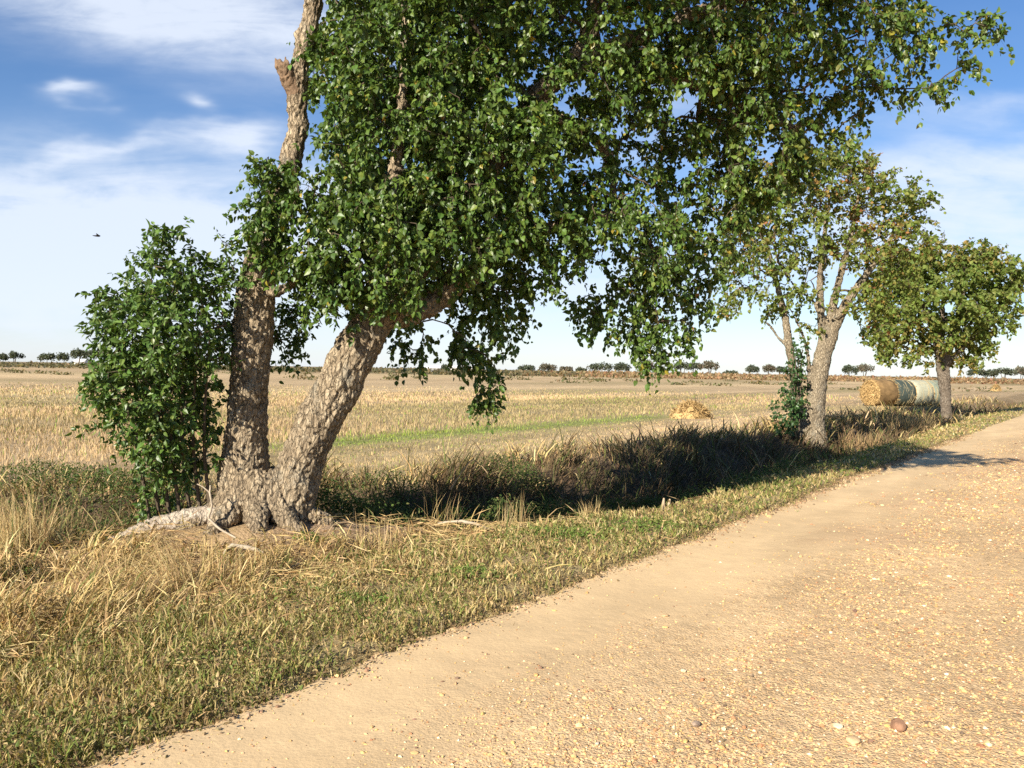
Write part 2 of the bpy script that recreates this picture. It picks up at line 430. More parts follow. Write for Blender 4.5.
nv = len(ts); i = (np.arange(len(us) - 1)[:, None] * nv + np.arange(nv - 1)[None]).ravel()
mb = MB(); mb.add(np.stack([X.ravel(), Y.ravel(), Z.ravel()], 1), np.stack([i, i + nv, i + nv + 1, i + 1], 1), cl)
ro = tag(mb.build('road', M_road, smooth=True), kind='structure')
ga = ro.data.attributes.new('grav', 'FLOAT', 'POINT'); ga.data.foreach_set('value', G.ravel().astype(np.float32))

# ------------------------------------------------------------------ stones
_bm = bmesh.new(); bmesh.ops.create_icosphere(_bm, subdivisions=1, radius=1.0)
ICO_V = np.array([v.co[:] for v in _bm.verts]); ICO_F = np.array([[v.index for v in f.verts] for f in _bm.faces]); _bm.free()


def polar(n, r0, r1, half=48, p=0.):
    a = np.radians(rng.uniform(-half, half, n)); t = rng.random(n)
    r = np.exp(np.log(r0) + (np.log(r1) - np.log(r0)) * t ** (1 + p))
    return r * np.sin(a), r * np.cos(a)


OCT_V = np.array([(1, 0, 0), (-1, 0, 0), (0, 1, 0), (0, -1, 0), (0, 0, 1), (0, 0, -1)], float)
OCT_F = np.array([(0, 2, 4), (2, 1, 4), (1, 3, 4), (3, 0, 4), (2, 0, 5), (1, 2, 5), (3, 1, 5), (0, 3, 5)])
gmb = MB()


def stones(num, r0, r1, smin, srange, powr, BV, BF, loose):
    x, y = polar(num, r0, r1); u, v = uv(x, y)
    gg = road_z(u, v)[1]
    acc = np.clip(gg ** 1.5 * (.25 + .75 * sstep(.30, .62, fbm(u * 1.3, v * 2.6, 61))) + loose * (.3 + sstep(2.9, 3.2, v)), 0, 1) * (v < edge(u) - .03) * (v > -4.5)
    k = rng.random(len(x)) < acc; x, y, u, v = x[k], y[k], u[k], v[k]; n = len(x); q = len(BV)
    rr = np.hypot(x, y)
    s = smin + srange * rng.random(n) ** powr; s *= np.clip(rr / 5, 1, 3) ** .7
    z, _ = road_z(u, v)
    A = rng.random(n) * 6.283; ca, sa = np.cos(A), np.sin(A)
    vv = BV[None] * (1 + .4 * (rng.random((n, q, 1)) - .5)) * np.stack([s * rng.uniform(.8, 1.5, n), s * rng.uniform(.7, 1.1, n), s * rng.uniform(.5, .85, n)], 1)[:, None]
    vx = vv[..., 0] * ca[:, None] - vv[..., 1] * sa[:, None]; vy = vv[..., 0] * sa[:, None] + vv[..., 1] * ca[:, None]
    vv = np.stack([vx + x[:, None], vy + y[:, None], vv[..., 2] + (z + s * .2)[:, None]], -1).reshape(-1, 3)
    ff = (np.arange(n)[:, None, None] * q + BF[None]).reshape(-1, 3)
    cs = pick(n, [(.62, .41, .20), (.52, .32, .15), (.38, .20, .10), (.72, .58, .38), (.20, .13, .085), (.60, .38, .15)], [5, 4, 2, 1.0, 1.3, 3], .15)
    gmb.add(vv, ff, np.repeat(cs, q, 0))


stones(190000, 2.2, 45, .0034, .0055, 2.0, OCT_V, OCT_F, .11)
stones(22000, 2.2, 40, .005, .010, 3.0, ICO_V, ICO_F, .06)
# crumbs of soil broken off along the grass edge
n = 5200; u = rng.uniform(.3, 26, n); v = edge(u) - np.abs(rng.normal(size=n)) * .10 + .02; x, y = xy(u, v); z, _ = road_z(u, v)
sz = (.003 + .010 * rng.random(n) ** 3) * np.clip(np.hypot(x, y) / 6, 1, 2.5)
vv = ICO_V[None] * (1 + .5 * (rng.random((n, 12, 1)) - .5)) * (sz[:, None] * rng.uniform(.6, 1.2, (n, 3)))[:, None] + np.stack([x, y, np.maximum(z, land(x, y)) + sz * .2], 1)[:, None]
gmb.add(vv.reshape(-1, 3), (np.arange(n)[:, None, None] * 12 + ICO_F[None]).reshape(-1, 3), np.repeat(pick(n, [(.30, .2, .11), (.22, .15, .085), (.42, .3, .17)], [3, 2, 2]), 12, 0))
tag(gmb.build('gravel', M_stone), kind='stuff')


def rock(px, py, w, label, col, squash=.6):
    d = at(px, py, 1.0) - EYE; t = -(CAMH - .02) / d[2]; p = EYE + d * t
    u, v = uv(p[0], p[1]); z = float(road_z(np.array([u]), np.array([v]))[0][0])
    bm = bmesh.new(); bmesh.ops.create_icosphere(bm, subdivisions=3, radius=1.0)
    sd = random.random() * 50
    pl = [(Vector((random.gauss(0, 1), random.gauss(0, 1), random.gauss(0, 1))).normalized(), random.uniform(.62, .85)) for _ in range(9)]
    from mathutils import noise as mn
    for q in bm.verts:
        for nrm, dd in pl:
            k = q.co.dot(nrm)
            if k > dd: q.co -= nrm * (k - dd) * .9
        q.co *= 1 + .12 * mn.noise(q.co * 2 + Vector((sd, 0, 0)))
        q.co = Vector((q.co.x * w * .5, q.co.y * w * .42, q.co.z * w * .5 * squash))
    me = bpy.data.meshes.new('rock'); bm.to_mesh(me); bm.free()
    a = me.attributes.new('col', 'FLOAT_COLOR', 'POINT'); a.data.foreach_set('color', np.tile((*col, 1), len(me.vertices)).astype(np.float32))
    me.materials.append(M_stone); o = bpy.data.objects.new('rock', me); C.objects.link(o)
    o.location = (p[0], p[1], z + w * .5 * squash * .55); o.rotation_euler = (0, 0, random.random() * 6)
    return tag(o, label, 'rock', 'larger stones lying on the gravel road')


rock(897, 735, .082, 'reddish brown fist sized stone on the gravel, biggest one on the road', (.27, .15, .09), .75)
rock(853, 747, .075, 'flat tan stone beside the big reddish stone on the road', (.52, .36, .2), .4)
rock(696, 731, .045, 'small grey brown stone alone on the gravel near the bottom of the photo', (.30, .22, .16), .6)
rock(877, 606, .045, 'small brown stone far up the gravel right of the middle', (.36, .25, .15), .6)
rock(838, 731, .055, 'pale cream stone left of the flat tan stone on the road', (.62, .5, .32), .4)
rock(665, 616, .05, 'little tan stone where smooth sand meets the gravel', (.45, .31, .17), .5)
rock(918, 606, .04, 'small dark brown stone on the gravel, right of the one far up', (.30, .2, .13), .6)

# ------------------------------------------------------------------ growing a tree
def stem_px(pts, Yf):
    """[(px,py,width_px[,Y])] -> world points and radii"""
    P = []; Q = []
    for q in pts:
        Yq = q[3] if len(q) > 3 else Yf
        P.append(at(q[0], q[1], Yq)); Q.append(q[2] * Yq / F / 2)
    return np.array(P), np.array(Q)


def blob_points(blobs, n, shell=.35):
    """blobs: (px,py,Y,rx_px,ry_px,depth_m,weight)"""
    out = []
    W = np.array([b[3] * b[4] * (b[6] if len(b) > 6 else 1) for b in blobs], float); W /= W.sum()
    for b, w in zip(blobs, W):
        m = max(3, int(round(n * w)))
        d = unit(rng.normal(size=(m, 3))); r = (shell + (1 - shell) * rng.random(m) ** .45)[:, None] if shell else rng.random((m, 1)) ** (1 / 3)
        c = at(b[0], b[1], b[2]); s = np.array([b[3] * b[2] / F, b[5], b[4] * b[2] / F])
        out.append(c + d * r * s)
    return np.concatenate(out)


def grow(stems, allow_z, targets, step=.15, tip=.004, expo=2.35, bend=.16, pathw=.10, jit=.10):
    P = []; par = []; fix = []; pl = []; ok = []
    for pts, rad in stems:
        n0 = len(P)
        # a later stem springs from the nearest node of an earlier one
        for k in range(len(pts)):
            P.append(pts[k]); fix.append(rad[k]); ok.append(pts[k][2] > allow_z)
            par.append(n0 + k - 1 if k else -1)
            pl.append(0 if k == 0 else pl[-1] + np.linalg.norm(pts[k] - pts[k - 1]))
    P = list(np.array(P)); nst = len(P)
    arr = np.zeros((60000, 3)); arr[:nst] = P; okA = np.zeros(60000, bool); okA[:nst] = ok; plA = np.zeros(60000); plA[:nst] = pl
    cnt = nst
    d0 = np.array([np.min(np.linalg.norm(arr[:nst][okA[:nst]] - t, axis=1)) for t in targets])
    for t in targets[np.argsort(d0)]:
        d = np.linalg.norm(arr[:cnt] - t, axis=1); cost = d + pathw * plA[:cnt]; cost[~okA[:cnt]] = 1e9
        b = int(np.argmin(cost)); a = arr[b]; L = d[b]
        m = max(1, int(math.ceil(L / step)))
        ctrl = (a + t) / 2 + np.array([0, 0, bend * L]) + rng.normal(size=3) * jit * L
        prev = b
        for k in range(1, m + 1):
            s = k / m; q = a * (1 - s) ** 2 + ctrl * 2 * s * (1 - s) + t * s * s
            if k < m: q = q + rng.normal(size=3) * .012
            arr[cnt] = q; okA[cnt] = True; plA[cnt] = plA[prev] + np.linalg.norm(q - arr[prev]); par.append(prev); fix.append(0); prev = cnt; cnt += 1
    par = np.array(par); arr = arr[:cnt]
    acc = np.zeros(cnt); rad = np.zeros(cnt); kids = [[] for _ in range(cnt)]
    for i in range(nst, cnt): kids[par[i]].append(i)
    for i in range(cnt - 1, -1, -1):
        if i >= nst:
            rad[i] = max(tip, acc[i] ** (1 / expo)); acc[par[i]] += rad[i] ** expo
        else: rad[i] = fix[i]
    return arr, par, rad, kids, nst


def branch_mesh(mb, arr, par, rad, kids, nst, kmax=8):
    done = np.zeros(len(arr), bool)
    for i in range(nst, len(arr)):
        if done[i]: continue
        p = par[i]; chain = [p, i]; done[i] = True; j = i
        while True:
            c = [q for q in kids[j] if not done[q]]
            if not c: break
            j = max(c, key=lambda q: rad[q]); chain.append(j); done[j] = True
        r = rad[chain].copy(); r[0] = min(r[1] * 1.25, r[0])
        tube(mb, arr[chain], r, 4 if r[1] < .012 else 6 if r[1] < .04 else kmax, cap=False)


def sprays(arr, rad, nst, thr, per, length, droop, center, spread=.6):
    """leaf positions and directions on small twigs around every thin node"""
    idx = np.arange(nst, len(arr)); idx = idx[rad[idx] < thr]
    base = np.repeat(arr[idx], per, 0); n = len(base)
    out = unit(base - center + rng.normal(size=(n, 3)) * .5)
    tw = unit(out * .6 + rng.normal(size=(n, 3)) * spread + np.array([0, 0, -droop]))
    return base, tw, n


def foliage(mb, arr, rad, nst, thr, twigs, nl, length, droop, size, colf, center, keep=None, twmb=None, tw_r=.002, upn=.5, asp=.85, thin=None):
    idx = np.arange(nst, len(arr)); idx = idx[rad[idx] < thr]
    if thin is not None: idx = idx[rng.random(len(idx)) < thin(arr[idx])]
    b = np.repeat(arr[idx], twigs, 0); n = len(b)
    out = unit(b - center)
    tw = unit(out * .5 + rng.normal(size=(n, 3)) * .65 + np.array([0, 0, -droop * .5]))
    L = length * rng.uniform(.5, 1.2, n)
    t = rng.random((n, nl)) * .92 + .08
    pos = b[:, None] + tw[:, None] * (t * L[:, None])[..., None] + np.array([0, 0, -1.])[None, None] * (droop * L[:, None] * t ** 2 * .6)[..., None]
    pos = pos.reshape(-1, 3); T = np.repeat(tw, nl, 0); m = len(pos)
    d = unit(T * .35 + rng.normal(size=(m, 3)) * .55 + np.array([0, 0, -droop]))
    nrm = unit(rng.normal(size=(m, 3)) * .75 + np.array([0, 0, upn]) + np.repeat(out, nl, 0) * .5)
    if keep is not None:
        k = keep(pos); pos, d, nrm = pos[k], d[k], nrm[k]; m = len(pos)
    pos = pos + d * .012
    sz = size * np.clip(rng.normal(1, .27, m), .4, 1.6)
    leaves(mb, pos, d, nrm, sz, colf(pos), asp)
    if twmb is not None:
        side = np.array([0, 0, 1.]); e = b + tw * L[:, None] + np.array([0, 0, -1.]) * (droop * L * .6)[:, None]
        x = unit(np.cross(tw, side)) * tw_r; y = unit(np.cross(tw, x)) * tw_r
        V = np.stack([b - x - y * .6, b + x - y * .6, b + y, e], 1).reshape(-1, 3); o = np.arange(n)[:, None] * 4
        twmb.add(V, np.concatenate([o + np.array([[0, 1, 3]]), o + np.array([[1, 2, 3]]), o + np.array([[2, 0, 3]])]))
    return m


def trunk_mesh(name, tubes, mat, parent, voxel, d1, d2):
    """union of limbs by voxel remesh, roughened by real displacement"""
    mb = MB()
    for P, Q in tubes: tube(mb, P, Q, 14)
    o = mb.build(name, mat)
    m = o.modifiers.new('r', 'REMESH'); m.mode = 'VOXEL'; m.voxel_size = voxel; m.use_smooth_shade = True
    m = o.modifiers.new('s', 'SMOOTH'); m.factor = .5; m.iterations = 3
    em = bpy.data.objects.new('bark_space', None); C.objects.link(em); em.scale = (1, 1, 2.3); em.rotation_euler = (0, R(14), 0)
    t1 = bpy.data.textures.new(name + '_lump', 'CLOUDS'); t1.noise_scale = .22; t1.noise_depth = 2
    m = o.modifiers.new('d1', 'DISPLACE'); m.texture = t1; m.texture_coords = 'LOCAL'; m.strength = d1; m.mid_level = .5
    t2 = bpy.data.textures.new(name + '_plate', 'MUSGRAVE'); t2.musgrave_type = 'RIDGED_MULTIFRACTAL'; t2.noise_scale = .05; t2.octaves = 3; t2.noise_intensity = .5
    m = o.modifiers.new('d2', 'DISPLACE'); m.texture = t2; m.texture_coords = 'OBJECT'; m.texture_coords_object = em; m.strength = -d2 * 1.3; m.mid_level = .5
    t3 = bpy.data.textures.new(name + '_grain', 'CLOUDS'); t3.noise_scale = .03; t3.noise_depth = 3; t3.noise_type = 'HARD_NOISE'
    m = o.modifiers.new('d3', 'DISPLACE'); m.texture = t3; m.texture_coords = 'OBJECT'; m.texture_coords_object = em; m.strength = d2 * 1.3; m.mid_level = .5
    bpy.context.view_layer.update()
    dg = bpy.context.evaluated_depsgraph_get()
    me = bpy.data.meshes.new_from_object(o.evaluated_get(dg)); me.name = name
    bpy.data.objects.remove(em)
    old = o.data; o.modifiers.clear(); o.data = me; bpy.data.meshes.remove(old)
    me.polygons.foreach_set('use_smooth', np.ones(len(me.polygons), bool))
    if not me.materials: me.materials.append(mat)
    if parent is not None: o.parent = parent; o.matrix_parent_inverse = Matrix.Translation(parent.location).inverted()
    return o


def gz(x, y): return float(land(np.array([x]), np.array([y]))[0])


# ---- the big leaning tree
Y1 = 8.05
big = thing('tree', (T1[0], T1[1], gz(*T1)), 'large leaning two stemmed tree with rough tan bark and hanging green leaves, nearest the camera', 'tree', 'trees along the ditch')
def slim(q, k=.82): return [(a[0], a[1], a[2] * k) + tuple(a[3:]) for a in q]


SL = stem_px(slim([(258, 535, 92, 8.1), (250, 505, 84, 8.1), (244, 478, 62, 8.1), (246, 440, 50, 8.1), (249, 395, 47, 8.1), (252, 345, 47, 8.1), (256, 300, 46, 8.12), (263, 262, 42, 8.15), (275, 215, 33, 8.2), (290, 165, 26, 8.25), (298, 125, 24, 8.28), (297, 85, 25, 8.3), (304, 45, 22, 8.3), (313, 5, 20, 8.3), (318, -40, 18, 8.3), (312, -90, 14, 8.35), (322, -130, 9, 8.4)]), Y1)
SR = stem_px(slim([(285, 532, 70, 8.05), (290, 505, 66, 8.02), (299, 470, 58, 8.0), (315, 430, 57, 8.0), (335, 392, 58, 8.02), (356, 350, 57, 8.06), (378, 318, 52, 8.1), (405, 280, 40, 8.2), (440, 235, 36, 8.35), (475, 190, 34, 8.5), (525, 112, 30, 8.7), (566, 74, 26, 8.75), (640, 36, 20, 8.7), (720, 5, 15, 8.6), (800, -20, 10, 8.5)], .76), Y1)
B1 = stem_px([(372, 322, 34, 8.1), (376, 290, 24, 8.0), (382, 250, 18, 7.95), (392, 190, 14, 7.95), (400, 120, 10, 8.05), (405, 40, 7, 8.15), (400, -60, 5, 8.3)], Y1)
B2 = stem_px([(390, 312, 36, 8.1), (425, 305, 27, 8.25), (462, 280, 23, 8.4), (505, 252, 18, 8.6), (560, 225, 12, 8.8), (612, 215, 8, 9.0), (650, 245, 5, 9.1), (662, 290, 3, 9.15)], Y1)
B3 = stem_px([(566, 76, 22, 8.75), (590, 30, 18, 8.8), (600, -40, 14, 8.8), (590, -120, 9, 8.8)], Y1)
B4 = stem_px([(525, 112, 22, 8.7), (580, 130, 13, 8.9), (610, 160, 9, 9.0), (614, 215, 5, 9.05)], Y1)
B5 = stem_px([(600, 55, 16, 8.7), (680, 80, 12, 8.9), (750, 110, 9, 8.9), (800, 130, 5, 8.8)], Y1)
BK = stem_px([(268, 293, 13, 8.05), (281, 290, 10, 7.95), (291, 284, 9, 7.9), (298, 276, 6, 7.85)], Y1)      # bare stub between the stems
ST = stem_px([(297, 96, 18, 8.28), (291, 84, 17, 8.25), (285, 72, 15, 8.2), (282, 64, 13, 8.17)], Y1)
SPL = [stem_px([(282 + a, 68, w_, 8.17), (281 + a * 1.2, 62 - h_ * .4, w_ * .6, 8.17), (280 + a * 1.4, 60 - h_, 1, 8.17)], Y1) for a, w_, h_ in ((-4, 6, 3), (0, 6, 1), (4, 6, 4), (6, 4, 0))]             # snapped limb
rootb = [(T1[0] + .15 * math.cos(a), T1[1] + .15 * math.sin(a)) for a in np.linspace(0, 6.28, 9)[:-1]]
tubes = [resample(*SL, .05), resample(*SR, .05), resample(*B1, .05), resample(*B2, .05), resample(*B3, .05), resample(*B4, .05), resample(*B5, .06), resample(*BK, .03)]
for k, a in enumerate(np.radians([195, 235, 275, 310, 350, 30, 80, 140])):
    rl = [.62, .55, .5, .55, .62, .5, .45, .5][k]; c0 = np.array([T1[0] + .14 * math.cos(a), T1[1] + .12 * math.sin(a)])
    pts = []
    for s in (0, .3, .6, 1.0):
        x = c0[0] + rl * s * math.cos(a + .2 * s); y = c0[1] + rl * s * math.sin(a + .2 * s)
        pts.append((x, y, gz(x, y) + (.42, .17, .06, -.04)[(0, .3, .6, 1.0).index(s)]))
    tubes.append(resample(pts, [.17, .13, .10, .06], .05))
trunk_mesh('trunk', tubes, M_bark, big, .011, .060, .022)
# long bleached root lying on the bank to the left
pts = []
for px, py, w, yy in ((262, 534, 26, 8.0), (238, 538, 26, 7.9), (208, 536, 23, 7.88), (180, 536, 20, 7.86), (150, 537, 16, 7.86), (126, 541, 10, 7.84), (108, 546, 5, 7.82)):
    p = at(px, py, yy); p[2] = max(gz(p[0], p[1]) + w * .003, p[2]); pts.append((p, w * .0046))
M_root = bark_mat('bleached_root', (.22, .17, .13), (.42, .35, .27), (.6, .53, .43), 1.3, .6)
tag(trunk_mesh('surface_root', [resample([p[0] for p in pts], [p[1] for p in pts], .05)], M_root, big, .014, .06, .02), 'bleached surface root running left along the bank')
# orange broken wood on the snapped limb
M_rot = flat_mat('broken_orange_wood', (.20, .13, .08), .9, .5, 30, .6)
sb = trunk_mesh('broken_stub', [resample(*ST, .03)] + [resample(*q, .03) for q in SPL], M_rot, big, .010, .02, .014)
tag(sb, 'snapped orange brown stub high on the left stem')

blobs1 = [
    (287, 190, 7.8, 34, 34, .4, .9), (300, 235, 7.75, 50, 40, .45, .9), (345, 185, 7.8, 45, 45, .5), (385, 235, 7.75, 75, 75, .6), (365, 285, 7.8, 40, 22, .35, .6), (330, 270, 7.8, 35, 40, .4, .8),
    (365, 125, 8.1, 45, 60, .7), (375, 45, 8.15, 55, 65, .9), (430, 120, 8.3, 60, 80, .9), (450, 30, 8.4, 80, 70, 1.1),
    (465, 200, 8.4, 70, 65, .8), (440, 285, 8.5, 60, 42, .5), (505, 235, 8.7, 50, 55, .6), (495, 300, 8.8, 45, 40, .4), (478, 345, 8.8, 32, 34, .3), (482, 380, 8.8, 18, 24, .2, .8), (400, 340, 8.5, 32, 22, .25, .6),
    (545, 150, 8.8, 70, 60, .8, .8), (560, 50, 8.6, 95, 70, 1.1, .8), (620, 190, 9.1, 55, 45, .6, .75), (600, 240, 9.1, 35, 25, .4, .6),
    (660, 250, 9.2, 42, 45, .4), (655, 305, 9.2, 38, 32, .3), (648, 338, 9.2, 26, 18, .2, .9), (610, 320, 9.2, 18, 8, .15, .4), (700, 195, 9.2, 50, 65, .6),
    (680, 90, 8.9, 80, 65, .9, .75), (745, 140, 8.9, 65, 75, .8), (735, 225, 9.3, 32, 40, .35, .8), (790, 95, 8.7, 60, 60, .8), (815, 145, 8.7, 30, 25, .4, .5), (780, 180, 9.0, 35, 25, .4, .7), (800, 170, 9.1, 30, 18, .3, .5),
    (750, 20, 8.5, 95, 60, 1.0), (850, 40, 8.3, 60, 50, .6), (865, 95, 8.4, 40, 22, .35, .6), (915, 25, 8.2, 40, 32, .4, .6), (978, 26, 8.1, 26, 14, .2, 1.0), (960, 65, 8.1, 12, 18, .15, .5), (935, 80, 8.2, 22, 14, .2, .4),
    (400, -70, 8.5, 100, 70, 1.2, .8), (560, -70, 8.7, 130, 80, 1.4, .8), (720, -60, 8.5, 120, 60, 1.2, .8), (500, -170, 8.7, 140, 70, 1.3, .7), (640, -150, 8.7, 120, 60, 1.2, .7), (830, -40, 8.4, 70, 40, .7, .7)]
blobs1 += [(455, 215, 7.95, 60, 60, .45), (515, 150, 8.15, 60, 55, .5), (470, 95, 8.0, 60, 60, .5), (600, 95, 8.3, 55, 45, .45, .7), (620, 40, 8.2, 70, 45, .5), (560, 215, 8.4, 45, 40, .4, .8), (275, 165, 7.85, 22, 22, .25, .8), (265, 205, 7.8, 20, 25, .25, .8), (700, 50, 8.3, 70, 45, .5), (350, 240, 7.6, 55, 50, .35), (395, 160, 7.7, 60, 50, .4)]
blobs1 += [(400, 60, 9.8, 90, 90, 1.0), (470, 150, 10.0, 80, 80, 1.0), (430, 230, 9.7, 70, 50, .7, .8), (390, -60, 9.8, 90, 60, 1.0), (480, -60, 10.5, 110, 70, 1.0), (390, 150, 9.4, 60, 60, .7), (380, -140, 8.7, 90, 60, 1.3), (560, 0, 10.5, 100, 60, 1.0, .7),
           (690, 265, 9.3, 34, 38, .35), (615, 285, 9.2, 32, 24, .3, .7), (590, 312, 9.2, 14, 8, .15, .5), (700, 300, 9.3, 18, 16, .2, .7), (550, 250, 8.5, 30, 28, .35, .9), (600, 215, 8.5, 45, 30, .4), (650, 230, 8.7, 40, 40, .4)]
blobs1 += [(650, 348, 9.25, 26, 12, .2, 1.3), (630, 330, 9.2, 28, 16, .25, 1.0), (668, 325, 9.25, 26, 22, .25), (640, 290, 9.2, 36, 26, .35), (575, 300, 9.1, 14, 10, .15, .6), (700, 150, 9.0, 50, 45, .5, .8), (640, 190, 8.9, 45, 40, .4, .8)]
blobs1 += [(350, -110, 8.3, 90, 70, 1.1, .8), (330, -190, 8.4, 120, 80, 1.3, .7), (430, -250, 8.5, 150, 80, 1.4, .7), (580, -240, 8.6, 130, 70, 1.3, .6)]
blobs1 += [(375, 60, 11.0, 75, 75, 1.0, .7), (430, 110, 11.4, 75, 70, 1.0, .7), (480, 40, 11.6, 80, 70, 1.0, .7), (390, 180, 10.8, 50, 50, .8, .7), (500, 160, 11.2, 60, 50, .8, .6), (420, -30, 11.2, 80, 60, 1.0, .7)]
blobs1 += [(470, -150, 7.1, 100, 75, .9, .6), (610, -150, 7.1, 100, 75, .9, .6), (750, -140, 7.2, 100, 70, .9, .6), (560, -250, 7.4, 130, 60, 1.0, .5), (700, 20, 10.2, 80, 60, .9, .5), (640, 120, 10.2, 60, 60, .8, .5), (760, 100, 10.0, 60, 60, .8, .5)]
tg = blob_points(blobs1, 3350, .3)
st = [resample(*SL, .12), resample(*SR, .12), resample(*B1, .12), resample(*B2, .12), resample(*B3, .12), resample(*B4, .12), resample(*B5, .12)]
SK1 = grow(st, 2.15, tg, .13, .004, 2.4, .10, .08)
mb = MB(); branch_mesh(mb, *SK1)
crown = MB()
cen = at(480, 130, 8.4)


def col_big(pos):
    n = len(pos)
    c = pick(n, [(.055, .100, .018), (.074, .125, .021), (.095, .150, .025), (.13, .175, .03)], [4, 4, 3, 1.4], .25)
    px, py, _ = project(pos)
    # some leaves already turned, mostly out on the road side
    y = rng.random(n) < (.010 + .02 * sstep(560, 720, px))
    c[y] = pick(int(y.sum()), [(.28, .22, .03), (.22, .20, .03), (.30, .13, .03)], [3, 3, .6], .2)
    yg = rng.random(n) < .24 * sstep(650, 800, px)
    c[yg] = pick(int(yg.sum()), [(.12, .15, .03), (.16, .17, .035)], [2, 1], .2)
    return c


nl = foliage(crown, SK1[0], SK1[2], SK1[4], .0085, 3, 14, .26, .8, .050, col_big, cen, None, mb, .0016, thin=lambda p: 1 - .16 * sstep(560, 680, project(p)[0]) * sstep(-40, 60, project(p)[1]) - .06)
print('big tree leaves', nl, 'nodes', len(SK1[0]))
mb.build('branchwork', M_twig, big); crown.build('crown', M_leaf, big)

# ---- leafy sucker shrub against the left stem
pS = at(225, 520, 8.2); shrub = thing('leafy_shrub', (pS[0], pS[1], gz(pS[0], pS[1])), 'dense dark green sucker shrub growing against the left side of the large tree trunk', 'shrub')
blobsS = [(182, 430, 7.98, 34, 46, .5, .8), (158, 385, 7.85, 52, 40, .75), (140, 335, 7.74, 42, 34, .5), (188, 335, 7.74, 38, 50, .75), (168, 285, 7.74, 34, 30, .45, .8), (160, 243, 7.74, 13, 16, .2, .7), (212, 272, 7.75, 20, 26, .4, .8), (226, 242, 7.75, 7, 8, .1, .3), (125, 300, 7.74, 24, 14, .25, .5),
          (156, 440, 7.95, 30, 34, .4, .5), (172, 478, 8.05, 34, 26, .5, .25), (128, 385, 7.74, 20, 24, .3, .5), (286, 330, 8.75, 18, 32, .2, .8), (106, 290, 7.74, 14, 6, .12, .4), (178, 232, 7.65, 7, 9, .1, .3), (110, 345, 7.74, 12, 6, .1, .3), (112, 420, 7.9, 12, 8, .1, .3)]
tg = blob_points(blobsS, 560, .35)
st = []
for k in range(7):
    b = at(212 - 10 * k, 526, 8.02 + .06 * (k % 3)); b[2] = gz(b[0], b[1]) - .03
    m = at(204 - 11 * k, 440, 7.9); t_ = at(210 - 13 * k, 330 + 8 * (k % 3), 7.7)
    st.append(resample([b, m, t_], [.022, .016, .008], .12))
SK = grow(st, gz(pS[0], pS[1]) + .35, tg, .13, .0035, 2.4, .05, .05)
mb = MB()
for P, Q in st: tube(mb, P, Q, 6)
branch_mesh(mb, *SK)
cr = MB()
foliage(cr, SK[0], SK[2], SK[4], .0075, 2, 12, .24, .35, .054, lambda p: pick(len(p), [(.062, .112, .022), (.085, .145, .027), (.115, .18, .034), (.20, .22, .05)], [4, 4, 2.5, .2], .25), at(200, 370, 8.2), None, mb, .0014, .7, .62)
mb.build('stems', M_twig, shrub); cr.build('foliage', M_leaf, shrub)

# ---- middle tree, autumn olive
mid = thing('tree', (T2[0], T2[1], gz(*T2)), 'open olive and russet tree with pale forked trunk, a creeper at its foot', 'tree', 'trees along the ditch')
Y2 = 23.3
S = [stem_px(slim(q, .80), Y2) for q in (
    [(816, 462, 34), (815, 440, 30), (814, 425, 26), (817, 390, 22), (822, 360, 21), (829, 336, 21), (838, 318, 14), (850, 298, 11), (866, 275, 9), (884, 250, 7), (900, 222, 4)],
    [(829, 340, 16), (832, 310, 11), (842, 270, 8), (852, 230, 6), (860, 185, 4)],
    [(825, 345, 14), (821, 315, 10), (820, 280, 8), (824, 240, 6), (830, 195, 4)],
    [(803, 455, 15), (803, 436, 13), (799, 400, 11), (793, 370, 10), (789, 345, 10), (785, 318, 9), (777, 285, 7), (768, 250, 5), (757, 225, 3)],
    [(808, 420, 6), (809, 370, 5), (806, 345, 4), (797, 322, 3), (788, 305, 2)],
    [(786, 345, 4.5), (778, 337, 3.2), (770, 326, 2.6), (765, 322, 1.6)],
    [(822, 320, 6), (812, 300, 4), (800, 292, 3), (790, 280, 2)])]
trunk_mesh('trunk', [resample(P, Q, .08) for P, Q in S], M_bark2, mid, .03, .06, .02)
blobs2 = [(735, 268, 23.3, 22, 30, .7, .6), (745, 225, 23.3, 32, 35, 1.1), (775, 195, 23.3, 42, 38, 1.4), (815, 180, 23.3, 42, 30, 1.4), (855, 185, 23.3, 42, 32, 1.4), (900, 205, 23.3, 32, 28, 1.1), (920, 235, 23.3, 20, 18, .7, .7),
          (765, 255, 23.0, 35, 30, 1.2, .8), (815, 240, 23.3, 50, 38, 1.6, .7), (870, 240, 23.3, 45, 35, 1.5, .9), (780, 295, 23.2, 38, 22, 1.0, .6), (890, 285, 23.3, 30, 32, 1.0, .9), (880, 325, 23.3, 22, 22, .8, .7), (735, 300, 23.3, 22, 14, .6, .5), (850, 300, 23.0, 25, 25, .9, .45), (840, 158, 23.3, 32, 14, .9, .8), (812, 335, 23.0, 12, 22, .5, .25)]
tg = blob_points(blobs2, 900, .25)
SK = grow([resample(P, Q, .25) for P, Q in S], 2.4, tg, .22, .006, 2.4, .10, .10)
mb = MB(); branch_mesh(mb, *SK); cr = MB()


def col_mid(pos):
    n = len(pos); k = fbm(pos[:, 0] * .9 + 3, pos[:, 2] * .9, 71)
    h = sstep(3.0, 7.5, pos[:, 2])
    c = pick(n, [(.13, .18, .035), (.17, .21, .045), (.21, .22, .055)], [3, 3, 2], .25)
    a = rng.random(n) < sstep(.38, .72, k) * .55 * (.25 + .75 * h)
    c[a] = pick(int(a.sum()), [(.30, .22, .06), (.34, .20, .07), (.32, .14, .06), (.25, .21, .06)], [3, 2, 1.3, 3], .25)
    return c


